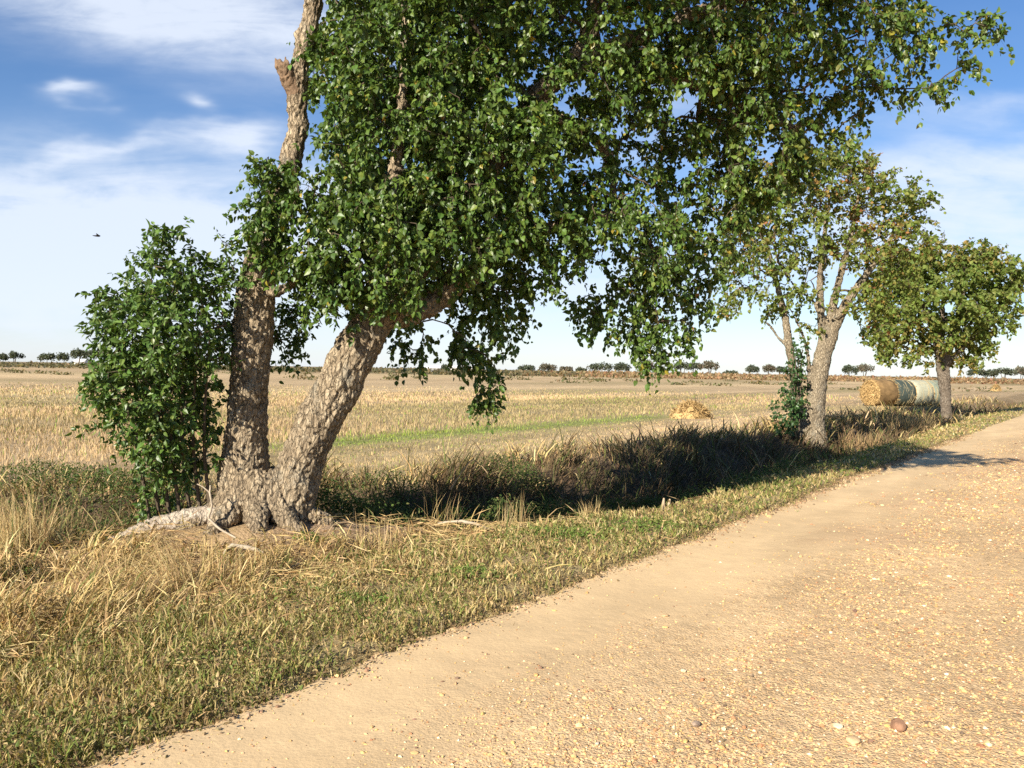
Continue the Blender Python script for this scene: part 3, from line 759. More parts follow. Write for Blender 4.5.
nl = foliage(cr, SK[0], SK[2], SK[4], .012, 2, 7, .36, .4, .095, col_mid, at(820, 250, 23.3), None, mb, .004)
print('mid leaves', nl)
mb.build('branchwork', M_twig, mid); cr.build('crown', M_leaf2, mid)
# green creeper at its foot
pV = at(790, 440, 22.9); vine = thing('leafy_creeper', (pV[0], pV[1], gz(pV[0], pV[1])), 'bright green leafy creeper climbing the thin left stem of the middle tree', 'creeper')
tg = blob_points([(787, 412, 22.9, 16, 18, .5), (795, 385, 22.95, 13, 26, .4), (800, 350, 23.0, 9, 25, .3, .5), (780, 425, 22.8, 20, 10, .5)], 110, .2)[:84]
st = [resample([at(790 + 3 * k, 437, 22.9), at(791 + 3 * k, 400, 22.95), at(793 + 3 * k, 355, 23)], [.03, .02, .01], .2) for k in range(4)]
SK = grow(st, -.2, tg, .2, .005)
mb = MB(); branch_mesh(mb, *SK); cr = MB()
foliage(cr, SK[0], SK[2], SK[4], .011, 2, 7, .25, .3, .085, lambda p: pick(len(p), [(.04, .085, .024), (.06, .11, .03)], [3, 2], .25), at(790, 400, 23))
for P, Q in st: tube(mb, P, Q, 5)
mb.build('stems', M_twig, vine); cr.build('foliage', M_leaf, vine)

# ---- far round tree
far = thing('tree', (T3[0], T3[1], gz(*T3)), 'round olive green tree with dark trunk, standing beside the hay bales', 'tree', 'trees along the ditch')
Y3 = 35.4
S = [stem_px(slim(q, .75), Y3) for q in (
    [(947, 432, 19), (947, 420, 16), (946, 408, 13), (945, 390, 14), (943, 370, 17), (940, 350, 13), (932, 325, 9), (920, 300, 6), (910, 280, 3)],
    [(943, 372, 13), (950, 345, 10), (958, 315, 7), (965, 285, 4)],
    [(944, 368, 9), (965, 345, 6), (985, 325, 4), (1000, 305, 2.5)],
    [(941, 355, 9), (942, 320, 7), (944, 285, 4)])]
trunk_mesh('trunk', [resample(P, Q, .1) for P, Q in S], bark_mat('dark_bark', (.08, .06, .045), (.19, .15, .11), (.33, .28, .22), 1., .7), far, .04, .07, .025)
blobs3 = [(905, 275, 35.4, 30, 28, 1.6), (945, 262, 35.4, 45, 24, 2.0), (985, 272, 35.4, 32, 25, 1.6), (1005, 285, 35.4, 16, 18, .9, .8), (945, 300, 35.2, 55, 35, 2.2, .9), (900, 318, 35.4, 26, 28, 1.3), (990, 312, 35.4, 25, 22, 1.2), (895, 345, 35.2, 20, 14, .8, .8), (935, 338, 35.2, 32, 18, 1.4, .8), (975, 340, 35.4, 22, 18, 1.0, .8), (920, 360, 35.2, 20, 8, .7, .4), (965, 362, 35.4, 12, 10, .6, .4), (880, 300, 35.4, 14, 20, .7, .6)]
tg = blob_points(blobs3, 700, .25)
SK = grow([resample(P, Q, .3) for P, Q in S], 1.6, tg, .3, .008, 2.4, .10, .10)
mb = MB(); branch_mesh(mb, *SK); cr = MB()


def col_far(pos):
    n = len(pos); k = fbm(pos[:, 0] * .6 + 9, pos[:, 2] * .6, 77)
    c = pick(n, [(.13, .185, .038), (.165, .21, .048), (.20, .22, .055)], [3, 3, 2], .25)
    a = rng.random(n) < sstep(.45, .75, k) * .5; c[a] = pick(int(a.sum()), [(.28, .21, .06), (.24, .20, .055)], [1, 2], .25)
    return c


foliage(cr, SK[0], SK[2], SK[4], .016, 3, 9, .46, .4, .13, col_far, at(945, 300, 35.4), None, mb, .005)
mb.build('branchwork', M_twig, far); cr.build('crown', M_leaf2, far)

# ------------------------------------------------------------------ grass: verge, bank, ditch, field
verge = MB(); bank = MB(); field = MB(); weeds = MB()
T1v = uv(*T1)


def ground_pts(x, y): return np.stack([x, y, land(x, y) - .01], 1)


# short verge grass
x, y = polar(480000, 2.6, 70, 47); u, v = uv(x, y); e = edge(u)
wid = 1.55 + .5 * (fbm(u * .6, u * 0, 81) - .5) + .35 * sstep(9, 3, u)
d = v - e
creep = (d > -.32) & (rng.random(len(x)) < .5 * sstep(.66, .8, fbm(x * 5, y * 5, 86, 2)) * sstep(-.34, -.05, d))
k = ((d > -.07) | creep) & (rng.random(len(x)) < sstep(wid + .45, wid - .25, d) * (.22 + .78 * sstep(.30, .52, fbm(x * 2.2, y * 2.2, 82))) * np.where(d < .15, 1.6, 1))
x, y, u, v, d = x[k], y[k], u[k], v[k], d[k]; n = len(x)
g = fbm(x * .8, y * .8, 83); tuft = fbm(x * 6, y * 6, 84, 2)
h = (.035 + .075 * rng.random(n) ** 1.5 + .06 * sstep(.4, .9, d / 1.3) * rng.random(n)) * (.6 + .8 * tuft)
grn = pick(n, [(.14, .165, .04), (.18, .20, .05), (.24, .235, .075)], [2, 3, 3]); tan_ = pick(n, [(.45, .345, .15), (.37, .27, .115), (.54, .43, .22), (.22, .15, .075)], [4, 3, 2, 2])
gm = sstep(.36, .62, g + .10 * sstep(7, 12, u) * (1 - sstep(17, 24, u))) * .44 + .09
cc = np.where((rng.random(n) < gm)[:, None], grn, tan_)
rr = np.hypot(x, y)
blades(verge, ground_pts(x, y), h, (.005 + .004 * rng.random(n)) * np.clip(rr / 5, 1, 6), rng.random(n) * 6.283, rng.random(n) ** .6, cc)
print('verge', n)
tag(verge.build('verge_grass', M_grass), kind='stuff')

# dry bank and ditch grass
x, y = polar(420000, 3.0, 75, 47); u, v = uv(x, y); e = edge(u); vc = ditch_c(u)
d = v - e
pat = fbm(x * 1.1, y * 1.1, 91); fine = fbm(x * 5, y * 5, 92, 2)
inb = sstep(1.05, 1.8, d) * sstep(vc + 3.3, vc + 2.3, v)
barep = np.exp(-((u - 6.6) / 1.5) ** 2 - ((v - 6.05) / .5) ** 2)
dens = inb * (.42 + .58 * sstep(.30, .52, pat)) * (.35 + .65 * sstep(.3, .55, fine)) * (1 - .93 * np.clip(barep * 1.5, 0, 1))
dens = dens * np.where(np.hypot(x - T1[0], y - T1[1] + .15) < .75, .05, 1)
RA_, RB_ = at(110, 545, 7.75)[:2], at(250, 540, 7.75)[:2]; tt = np.clip(((x - RA_[0]) * (RB_ - RA_)[0] + (y - RA_[1]) * (RB_ - RA_)[1]) / ((RB_ - RA_) ** 2).sum(), 0, 1)
dr_ = np.hypot(x - RA_[0] - tt * (RB_ - RA_)[0], y - RA_[1] - tt * (RB_ - RA_)[1]); dens = dens * np.where(dr_ < .42, .07, 1)
k = rng.random(len(x)) < dens
x, y, u, v, d, vc, pat = x[k], y[k], u[k], v[k], d[k], vc[k], pat[k]; n = len(x)
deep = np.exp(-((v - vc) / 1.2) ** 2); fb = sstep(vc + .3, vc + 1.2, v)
h = (.10 + .22 * rng.random(n) ** 1.6) * (.55 + .9 * pat) + .20 * fb * rng.random(n) * sstep(6, 8, u) + .50 * deep * rng.random(n) * sstep(6.5, 9, u) * (1 - .5 * sstep(20, 26, u))
near = sstep(1.7, .9, d); h = h * (1 - .5 * near)
clumpy = fbm(x * 3.1, y * 3.1, 96, 3); h *= .45 + 1.25 * sstep(.35, .7, clumpy)
lip = sstep(5.2, 6.6, u) * (1 - sstep(11, 14, u)) * sstep(vc + .2, vc - .8, v); h *= 1 - .72 * lip
h *= 1 - .45 * sstep(2.2, 3.4, u) * (1 - sstep(5.5, 6.5, u)) * sstep(7.4, 6.9, v)
tall = rng.random(n) < .012; h[tall] += .3 * rng.random(int(tall.sum()))
tan_ = pick(n, [(.50, .365, .165), (.42, .295, .13), (.60, .46, .235), (.26, .17, .085)], [4, 4, 2, 2.5])
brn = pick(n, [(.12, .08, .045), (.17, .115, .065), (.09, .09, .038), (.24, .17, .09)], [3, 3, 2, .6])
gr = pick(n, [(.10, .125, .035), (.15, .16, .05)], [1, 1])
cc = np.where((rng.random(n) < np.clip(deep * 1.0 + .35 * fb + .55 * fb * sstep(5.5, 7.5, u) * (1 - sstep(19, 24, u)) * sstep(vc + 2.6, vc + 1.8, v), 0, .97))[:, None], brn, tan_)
cc = np.where((rng.random(n) < .10 + .22 * sstep(.5, .7, fbm(x * .7, y * .7, 93)) + .2 * near)[:, None], gr, cc)
rr = np.hypot(x, y); flow = fbm(x * .5, y * .5, 94) * 12
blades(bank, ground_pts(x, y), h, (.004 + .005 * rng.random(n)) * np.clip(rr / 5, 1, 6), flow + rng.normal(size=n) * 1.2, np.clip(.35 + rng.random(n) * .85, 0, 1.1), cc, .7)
print('bank', n)
# matted straw lying flat among it
x, y = polar(90000, 3.0, 40, 47); u, v = uv(x, y); d = v - edge(u); k = (d > .25) & (v < ditch_c(u) - .55) & (rng.random(len(x)) < .15 + .85 * sstep(.9, 1.6, d)) & (rng.random(len(x)) < .2 + .8 * sstep(.4, .6, fbm(x * 1.7, y * 1.7, 97))) & (np.hypot(x - T1[0], y - T1[1]) > .7)
x, y, d = x[k], y[k], d[k]; n = len(x); p = ground_pts(x, y); p[:, 2] += .02 + .10 * rng.random(n) * sstep(.8, 1.6, d)
leaves(bank, p, rng.normal(size=(n, 3)) * np.array([1, 1, .16]), rng.normal(size=(n, 3)) + np.array([0, 0, 1.]), .10 + .22 * rng.random(n), pick(n, [(.56, .42, .2), (.44, .31, .14), (.3, .2, .1)], [3, 3, 1.5]), .028, .004)
tag(bank.build('ditch_grass', M_straw), kind='stuff')

# stubble field
x, y = polar(420000, 9.5, 80, 46, -.2); u, v = uv(x, y); vc = ditch_c(u)
rows = .5 + .5 * np.sin(v * 2 * np.pi / .95 + 1.5 * vnoise(u * .15, v * .15, 99))
pat = fbm(x * .22, y * .22, 101); wide = fbm(u * .05, v * .22, 102)
s0 = sstep(vc + 2.2, vc + 3.2, v)
tallz = sstep(13.0, 15.5, v) * (.35 + .65 * sstep(.38, .6, wide)) + .25
k = rng.random(len(x)) < sstep(80, 40, np.hypot(x, y)) * s0 * (.3 + .7 * rows) * (.45 + .55 * sstep(.35, .55, pat)) * (.4 + .6 * tallz)
x, y, u, v, pat, wide, tallz = x[k], y[k], u[k], v[k], pat[k], wide[k], tallz[k]; n = len(x)
h = (.04 + .085 * rng.random(n)) * (.5 + .9 * tallz) + .06 * rng.random(n) * sstep(8, 2, u)
cc = ground_col(u, v) * 1.12 * (.72 + .56 * rng.random((n, 1)))
gp = np.exp(-((v - 13.9 - .4 * (vnoise(u * .2, u * 0, 8) - .5)) / 1.05) ** 2) * sstep(9, 13, u) * (1 - sstep(27, 31, u)) * (.35 + .65 * sstep(.35, .6, fbm(u * .6, v * 1.4, 103)))
gsel = rng.random(n) < np.clip(gp * 1.1, 0, .92) + .07 + .12 * sstep(.55, .7, pat)
cc[gsel] = pick(int(gsel.sum()), [(.19, .27, .045), (.25, .31, .06), (.27, .27, .08)], [3, 3, 2])
h = h * np.where(gp > .3, .8, 1)
rr = np.hypot(x, y)
blades(field, ground_pts(x, y), h, (.004 + .004 * rng.random(n)) * np.clip(rr / 9, 1, 9), rng.random(n) * 6.283, rng.random(n) * .7, cc, .3)
print('field', n)
tag(field.build('field_stubble', M_straw), kind='stuff')

# other verge, right of the road, and low grass beyond
ov = MB(); x, y = polar(60000, 6, 120, 60); u, v = uv(x, y); k = v < -4.7; x, y = x[k], y[k]; n = len(x)
blades(ov, ground_pts(x, y), .06 + .2 * rng.random(n), .006 * np.clip(np.hypot(x, y) / 6, 1, 6), rng.random(n) * 6.28, rng.random(n), pick(n, [(.38, .29, .135), (.16, .185, .045), (.3, .22, .1)], [3, 2, 2]))
tag(ov.build('roadside_grass', M_grass), kind='stuff')


# broad-leaved weeds: under the shrub and along the far bank of the ditch
def weed_patch(px, py, Yd, rx, hgt, n, pal, w, leaf=.035):
    c = at(px, py, Yd)
    x = c[0] + rng.normal(size=n) * rx; y = c[1] + rng.normal(size=n) * rx * .7
    top = hgt * (.55 + .45 * fbm(x * 2.5, y * 2.5, 121)) * np.exp(-(((x - c[0]) ** 2 + (y - c[1]) ** 2) / (2.2 * rx) ** 2))
    z = land(x, y) + top * rng.random(n) ** .6
    d = unit(rng.normal(size=(n, 3)) + np.array([0, 0, -.1])); nr = unit(rng.normal(size=(n, 3)) * .7 + np.array([0, 0, .8]))
    leaves(weeds, np.stack([x, y, z], 1), d, nr, leaf * rng.uniform(.5, 1.3, n), pick(n, pal, w), .6)


GP = [(.06, .095, .026), (.09, .125, .035), (.15, .15, .05), (.26, .185, .09)]
for (px, py, Yd, rx, hg, n) in ((110, 505, 11.0, .6, .35, 2600), (40, 505, 11.5, .6, .35, 2400), (150, 505, 10.3, .4, .4, 2200), (110, 505, 9.0, .5, .32, 1800), (165, 505, 8.6, .4, .4, 2600), (60, 495, 9.5, .5, .25, 1100), (330, 500, 9.0, .3, .85, 3600), (365, 500, 9.3, .35, .95, 4200), (410, 495, 9.8, .38, 1.0, 4600), (455, 490, 10.3, .4, 1.05, 4600), (505, 485, 10.9, .42, 1.05, 4600), (555, 482, 11.4, .42, .95, 4200), (610, 478, 12.0, .45, .9, 3800), (665, 472, 12.8, .5, .85, 3600), (720, 465, 14.0, .5, .8, 3400), (770, 456, 15.6, .55, .75, 3200), (300, 480, 10.0, .3, .35, 1500), (395, 470, 11.0, .4, .6, 2600), (520, 462, 12.8, .4, .7, 2800)):
    weed_patch(px, py, Yd, rx, hg, n, GP, [4, 3, 1.5, .8])
for (px, py, Yd, rx, hg, n) in ((12, 572, 6.4, .13, .10, 900), (470, 590, 6.3, .15, .08, 500), (360, 622, 5.6, .12, .07, 350), (560, 545, 7.8, .25, .10, 900), (640, 530, 8.4, .3, .10, 1000), (310, 545, 7.5, .08, .06, 250)):
    weed_patch(px, py, Yd, rx, hg, n, [(.13, .19, .04), (.16, .22, .05), (.1, .14, .035)], [2, 2, 1], .026)
# small clover-like leaves and withered bits all through the verge
x, y = polar(170000, 2.6, 26, 47); u, v = uv(x, y); d = v - edge(u)
pt = fbm(x * 2.6, y * 2.6, 171); k = (d > -.05) & (rng.random(len(x)) < sstep(2.3, 1.3, d) * (.06 + .6 * sstep(.44, .64, pt)))
x, y, d, pt = x[k], y[k], d[k], pt[k]; n = len(x); p = ground_pts(x, y); p[:, 2] += .02 + (.07 + .05 * sstep(.5, .7, pt)) * rng.random(n)
cw = pick(n, [(.12, .15, .04), (.17, .19, .055), (.30, .23, .10), (.42, .32, .15), (.17, .115, .06)], [3, 3, 2.2, 2, 1.6])
leaves(weeds, p, rng.normal(size=(n, 3)) + np.array([0, 0, .25]), rng.normal(size=(n, 3)) * .8 + np.array([0, 0, .7]), (.012 + .018 * rng.random(n)) * np.clip(np.hypot(x, y) / 5, 1, 2.5), cw, .6)
tag(weeds.build('weedy_undergrowth', M_grass), kind='stuff')

# fallen leaf litter and bits of straw lying on bank and road edge
lit = MB(); x, y = polar(26000, 3, 30, 46); u, v = uv(x, y); k = (v > edge(u) + .1) & (v < 10); x, y = x[k], y[k]; n = len(x)
p = ground_pts(x, y); p[:, 2] += .02 + .06 * rng.random(n)
leaves(lit, p, unit(rng.normal(size=(n, 3)) * np.array([1, 1, .2])), unit(rng.normal(size=(n, 3)) * .4 + np.array([0, 0, 1])), .022 * rng.uniform(.5, 1.3, n), pick(n, [(.3, .2, .1), (.2, .13, .07), (.44, .32, .15)], [3, 3, 2]), .5)
u = rng.uniform(.5, 25, 9000); x, y = xy(u, edge(u) + rng.normal(size=9000) * .06); n = 9000; p = np.stack([x, y, .012 + .02 * rng.random(n)], 1)
leaves(lit, p, unit(rng.normal(size=(n, 3)) * np.array([1, 1, .3])), unit(rng.normal(size=(n, 3)) * .5 + np.array([0, 0, 1])), .02 * rng.uniform(.4, 1.3, n), pick(n, [(.2, .14, .07), (.3, .21, .1), (.13, .1, .05)], [3, 3, 2]), .6)
tag(lit.build('fallen_leaves', M_straw), kind='stuff')


# ------------------------------------------------------------------ single clumps of tall dry grass
def clump(px, py, Yd, n, hmin, hmax, lean_az, lean, spread, label, pal=((.46, .34, .16), (.56, .43, .22), (.38, .26, .12)), wd=.004, rad=.10):
    c = at(px, py, Yd); g = gz(c[0], c[1])
    o = MB(); a = rng.random(n) * 6.28; r = rad * np.sqrt(rng.random(n))
    x = c[0] + r * np.cos(a); y = c[1] + r * np.sin(a)
    h = rng.uniform(hmin, hmax, n) * (1 - .5 * rng.random(n) ** 3) * (.72 if Yd < 7 else .9)
    az = np.where(rng.random(n) < .75, lean_az + rng.normal(size=n) * spread, a)
    blades(o, np.stack([x, y, land(x, y) - .01], 1), h, wd * rng.uniform(.6, 1.3, n), az, np.clip(lean + rng.normal(size=n) * .25, .02, 1), pick(n, pal, [3, 2, 2], .2), .55)
    ob = o.build('dry_grass_clump', M_straw)
    return tag(ob, label, 'grass clump', 'clumps of tall dry grass on the bank')


PI = math.pi
clump(22, 555, 7.2, 420, .45, .85, PI * .85, .45, .9, 'big shaggy straw coloured grass clump at the left edge by the dark hollow', rad=.22)
clump(-8, 540, 7.6, 300, .4, .8, 0.2, .35, 1.0, 'shaggy grass clump cut by the left edge of the photo', rad=.2)
clump(180, 612, 6.2, 200, .45, .9, PI * .92, .75, .35, 'pale straw clump fanning out to the left below the bleached root', rad=.15)
clump(215, 600, 6.4, 70, .35, .6, PI * .5, .15, 1.0, 'upright golden stalks below the tree trunk', rad=.14, wd=.005)
clump(252, 600, 6.4, 40, .3, .55, PI * .5, .15, 1.2, 'thin upright golden stalks in front of the tree base, right of the thicker bunch', rad=.16, wd=.004)
clump(120, 600, 6.2, 260, .25, .5, PI, .8, .6, 'low flattened mat of pale straw left of the fanning clump', rad=.25)
clump(590, 512, 9.3, 130, .2, .38, PI * .5, .35, 1.6, 'short bright golden tuft at the edge of the shaded ditch', rad=.12)
clump(512, 530, 8.7, 60, .3, .55, PI * .2, .3, 1.2, 'sparse tall stalks at the ditch edge left of the bright golden tuft', rad=.16)
clump(440, 525, 8.8, 45, .3, .6, PI * .3, .3, 1.2, 'few thin stalks on the bare soil lip by the ditch', rad=.2)
clump(378, 560, 7.4, 70, .25, .45, PI * .5, .2, 1.4, 'loose brown stalks on the bank right of the tree', rad=.2)
clump(70, 520, 8.6, 160, .35, .6, 0.3, .4, 1.4, 'brown grass clump behind the hollow, left of the shrub', pal=((.26, .18, .09), (.36, .26, .13), (.18, .14, .06)), rad=.25)
clump(863, 425, 24.5, 300, .5, 1.0, PI * .3, .35, 1.5, 'wide bushy brown clump right of the middle tree', pal=((.30, .2, .1), (.4, .28, .14), (.2, .14, .07)), rad=.7, wd=.014)
clump(912, 416, 29.0, 420, .6, 1.1, PI * .6, .35, 1.5, 'wide bushy tan clump in front of the hay bales', pal=((.34, .24, .12), (.42, .3, .15), (.24, .17, .08)), rad=.8, wd=.015)
clump(800, 452, 18.5, 220, .45, .8, PI * .7, .35, 1.5, 'tangled brown clump at the foot of the middle tree', pal=((.30, .2, .1), (.4, .28, .14), (.2, .14, .07)), rad=.5, wd=.011)


# ------------------------------------------------------------------ sticks
def stick(pts, label, lift=.01, mat=None, name='fallen_branch', forks=()):
    P = []; Q = []
    for (px, py, w, yy, hz) in pts:
        p = at(px, py, yy); p[2] = gz(p[0], p[1]) + hz if hz is not None else p[2]; P.append(p); Q.append(w * yy / F / 2)
    mb = MB(); A, B = resample(P, Q, .04); A = A + rng.normal(size=A.shape) * .004; tube(mb, A, B, 7, lump=.25)
    for f in forks:
        P = []; Q = []
        for (px, py, w, yy, hz) in f:
            p = at(px, py, yy); p[2] = gz(p[0], p[1]) + hz if hz is not None else p[2]; P.append(p); Q.append(w * yy / F / 2)
        A, B = resample(P, Q, .04); tube(mb, A, B, 6, lump=.2)
    return tag(mb.build(name, mat or M_dead, smooth=True), label, 'stick', 'dead sticks around the tree base')


stick([(209, 519, 2.6, 7.45, None), (211, 505, 2.4, 7.45, None), (210, 492, 2.1, 7.45, None), (211, 486, 1.4, 7.45, None)], 'thin white forked twig standing upright against the left side of the trunk base', forks=[[(210, 493, 1.6, 7.45, None), (203, 487, 1.3, 7.45, None), (197, 484, 1.2, 7.45, None)], [(209, 519, 2.4, 7.45, None), (220, 529, 2.2, 7.4, None), (236, 538, 2.4, 7.35, None)]])
stick([(224, 554, 3.5, 7.0, None), (232, 546, 4.5, 7.0, None), (246, 547, 4.8, 7.0, None), (258, 551, 4.2, 7.0, None), (264, 552, 3, 7.0, None)], 'pale crooked stick lying just below the trunk base')
stick([(280, 577, 4, 6.6, None), (288, 569, 3.5, 6.65, None), (298, 563, 3, 6.7, None)], 'short dark stick propped in dry grass right of the crooked stick', mat=M_twig)
stick([(323, 532, 3, 7.9, None), (345, 522, 3, 8.0, None), (368, 530, 2.5, 8.0, None)], 'thin brown stick on the bare soil right of the trunk', mat=M_twig)
stick([(438, 523, 2.2, 8.5, None), (466, 522, 3.5, 8.45, None), (495, 531, 2.5, 8.4, None)], 'bleached stick leaning over the edge of the shaded ditch')
stick([(450, 490, 1.5, 9.4, None), (466, 466, 1.3, 9.5, None), (474, 460, 1.0, 9.6, None), (487, 472, .9, 9.6, None)], 'bent pale stalk standing in the shaded ditch', mat=flat_mat('dry_stalk', (.34, .25, .14), .9, .3, 30))
stick([(664, 511, 3.4, 9.9, None), (663, 505, 3.6, 9.9, None), (664, 498, 2, 9.9, None)], 'two pale pointed stubs sticking out of the grass at the ditch edge', mat=flat_mat('dry_tan_wood', (.42, .31, .2), .9, .3, 30), forks=[[(669, 511, 3.2, 9.9, None), (669, 504, 3, 9.9, None), (670, 499, 1.6, 9.9, None)]])

# ------------------------------------------------------------------ hay
M_hay = flat_mat('golden_hay', (.46, .31, .135), .95, .4, 26, .8)
M_net = flat_mat('grey_net_wrap', (.20, .22, .165), .7, .3, 10, .2)
M_net2 = flat_mat('pale_net_wrap', (.36, .35, .25), .7, .25, 10, .2)
M_netd = flat_mat('dark_net_wrap', (.06, .075, .062), .7, .35, 10, .2)
M_straw2 = flat_mat('loose_straw', (.34, .27, .15), .95, .3, 8)
AX = R(67); ax = np.array([math.sin(AX), math.cos(AX), 0]); sd = np.array([math.cos(AX), -math.sin(AX), 0])
b0 = at(879, 391, 46.5)


def bale(k, mat, label, torn=False):
    c = b0 + ax * (1.38 * k); c[2] = gz(c[0], c[1]) + .73
    t = thing('round_hay_bale', (c[0], c[1], gz(c[0], c[1])), label, 'hay bale', 'round hay bales in a row beyond the ditch')
    Rr = .76; L = .66; nseg = 40
    mb = MB(); prof = [(-L, .94), (-L * .93, .99), (-L * .5, 1), (0, 1.005), (L * .5, 1), (L * .93, .99), (L, .94)]
    an = np.linspace(0, 2 * np.pi, nseg, endpoint=False); Vv = []
    for (a_, r_) in prof:
        rr = Rr * r_ * (1 + .03 * (rng.random(nseg) - .5) * (3 if torn else 1))
        flat = np.where(np.sin(an) < -.85, .95, 1.0)
        Vv.append(c + ax * a_ + (np.cos(an) * rr)[:, None] * sd + (np.sin(an) * rr * flat)[:, None] * np.array([0, 0, 1.]))
    Vv = np.concatenate(Vv); i = np.arange(len(prof) - 1)[:, None] * nseg; j = np.arange(nseg)[None]
    mb.add(Vv, np.stack([i + j, i + (j + 1) % nseg, i + nseg + (j + 1) % nseg, i + nseg + j], -1).reshape(-1, 4))
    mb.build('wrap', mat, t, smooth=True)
    if not torn:
        lp = MB()
        for q in range(45):
            a0 = rng.random() * 6.28; aa = a0 + np.linspace(0, .5 + rng.random() * .8, 5); off = rng.uniform(-L, L) + np.linspace(0, rng.normal() * .12, 5)
            tube(lp, [c + ax * o_ + (math.cos(b_) * sd + math.sin(b_) * np.array([0, 0, 1.])) * Rr * 1.006 for o_, b_ in zip(off, aa)], .006 + .012 * rng.random(), 4, cap=False)
        lp.build('loose_straw', M_straw2, t)
    for sgn in (-1, 1):
        e = MB(); rings = np.linspace(0, 1, 9); Vv = []
        for q in rings:
            rr = np.maximum(q, .01) * Rr * .945
            bulge = sgn * (L + .07 * (1 - q ** 2) - .004) + (rng.random(nseg) - .5) * .06 * (q < .97)
            Vv.append(c + ax[None] * bulge[:, None] + (np.cos(an) * rr)[:, None] * sd + (np.sin(an) * rr * np.where(np.sin(an) < -.85, .95, 1.0))[:, None] * np.array([0, 0, 1.]))
        Vv = np.concatenate(Vv); i = np.arange(8)[:, None] * nseg
        e.add(Vv, np.stack([i + j, i + (j + 1) % nseg, i + nseg + (j + 1) % nseg, i + nseg + j], -1).reshape(-1, 4))
        if torn or sgn < 0:
            m = 1400; aa = rng.random(m) * 6.28; q = np.sqrt(rng.random(m)) * Rr * .93
            p = c + ax[None] * (sgn * (L + .05)) + (np.cos(aa) * q)[:, None] * sd + (np.sin(aa) * q)[:, None] * np.array([0, 0, 1.])
            leaves(e, p, rng.normal(size=(m, 3)), rng.normal(size=(m, 3)), .16 * rng.random(m) + .05, np.tile((.5, .33, .13), (m, 1)), .14)
        e.build('straw_end', M_hay, t)


M_shadehay = flat_mat('shade_painted_hay', (.20, .125, .055), .95, .8, 1.6, .8)  # dark brown tone and patches paint shade onto the bale's round side
bale(0, M_shadehay, 'golden unwrapped hay bale with bare straw end, left end of the bale row', True)
bale(1, M_netd, 'hay bale in dark green net, second in the row from the bare straw bale')
bale(2, M_net2, 'hay bale in pale cream net, third in the row beside the dark netted bale')
bale(3, M_net, 'hay bale in grey green net, far end of the row behind the round tree')


def hay_heap(px, py, Yd, w, h, label):
    c = at(px, py, Yd); t = gz(c[0], c[1])
    mb = MB(); n1, n2 = 28, 40; Vv = []
    for q in np.linspace(0, 1, n1):
        an = np.linspace(0, 2 * np.pi, n2, endpoint=False)
        r = q * w * .5 * (1 + .18 * np.sin(an * 2 + 1) + .1 * np.sin(an * 3))
        z = h * (1 - q ** 3.2) * (.82 + .3 * vnoise(np.cos(an) * q * 3 + 5, np.sin(an) * q * 3 + 5, 141)) - .02
        Vv.append(np.stack([c[0] + r * np.cos(an), c[1] + r * .8 * np.sin(an), t + z], 1))
    Vv = np.concatenate(Vv); i = np.arange(n1 - 1)[:, None] * n2; j = np.arange(n2)[None]
    mb.add(Vv, np.stack([i + j, i + (j + 1) % n2, i + n2 + (j + 1) % n2, i + n2 + j], -1).reshape(-1, 4))
    m = 2200; k = rng.integers(0, len(Vv), m); p = Vv[k] + rng.normal(size=(m, 3)) * .03
    leaves(mb, p, rng.normal(size=(m, 3)), rng.normal(size=(m, 3)) + np.array([0, 0, .6]), .2 * rng.random(m) + .06, np.tile((.5, .33, .13), (m, 1)), .12)
    return tag(mb.build('hay_heap', M_hay, smooth=True), label, 'hay heap', 'heaps of loose hay in the field')


hay_heap(691, 412, 30.5, 1.3, .55, 'loose golden hay heap in the stubble between the large tree and the middle tree')
hay_heap(996, 390.5, 105, 1.25, .75, 'far off golden hay heap right of the round tree by the road')

# ------------------------------------------------------------------ far trees, each its own thing
FT = 340.0
GREENS = [(.080, .098, .062), (.098, .112, .072), (.12, .125, .08)]  # greens and browns lightened and greyed, distance haze put into the leaf colour
BROWN = [(.17, .14, .095), (.19, .165, .115), (.11, .11, .075)]


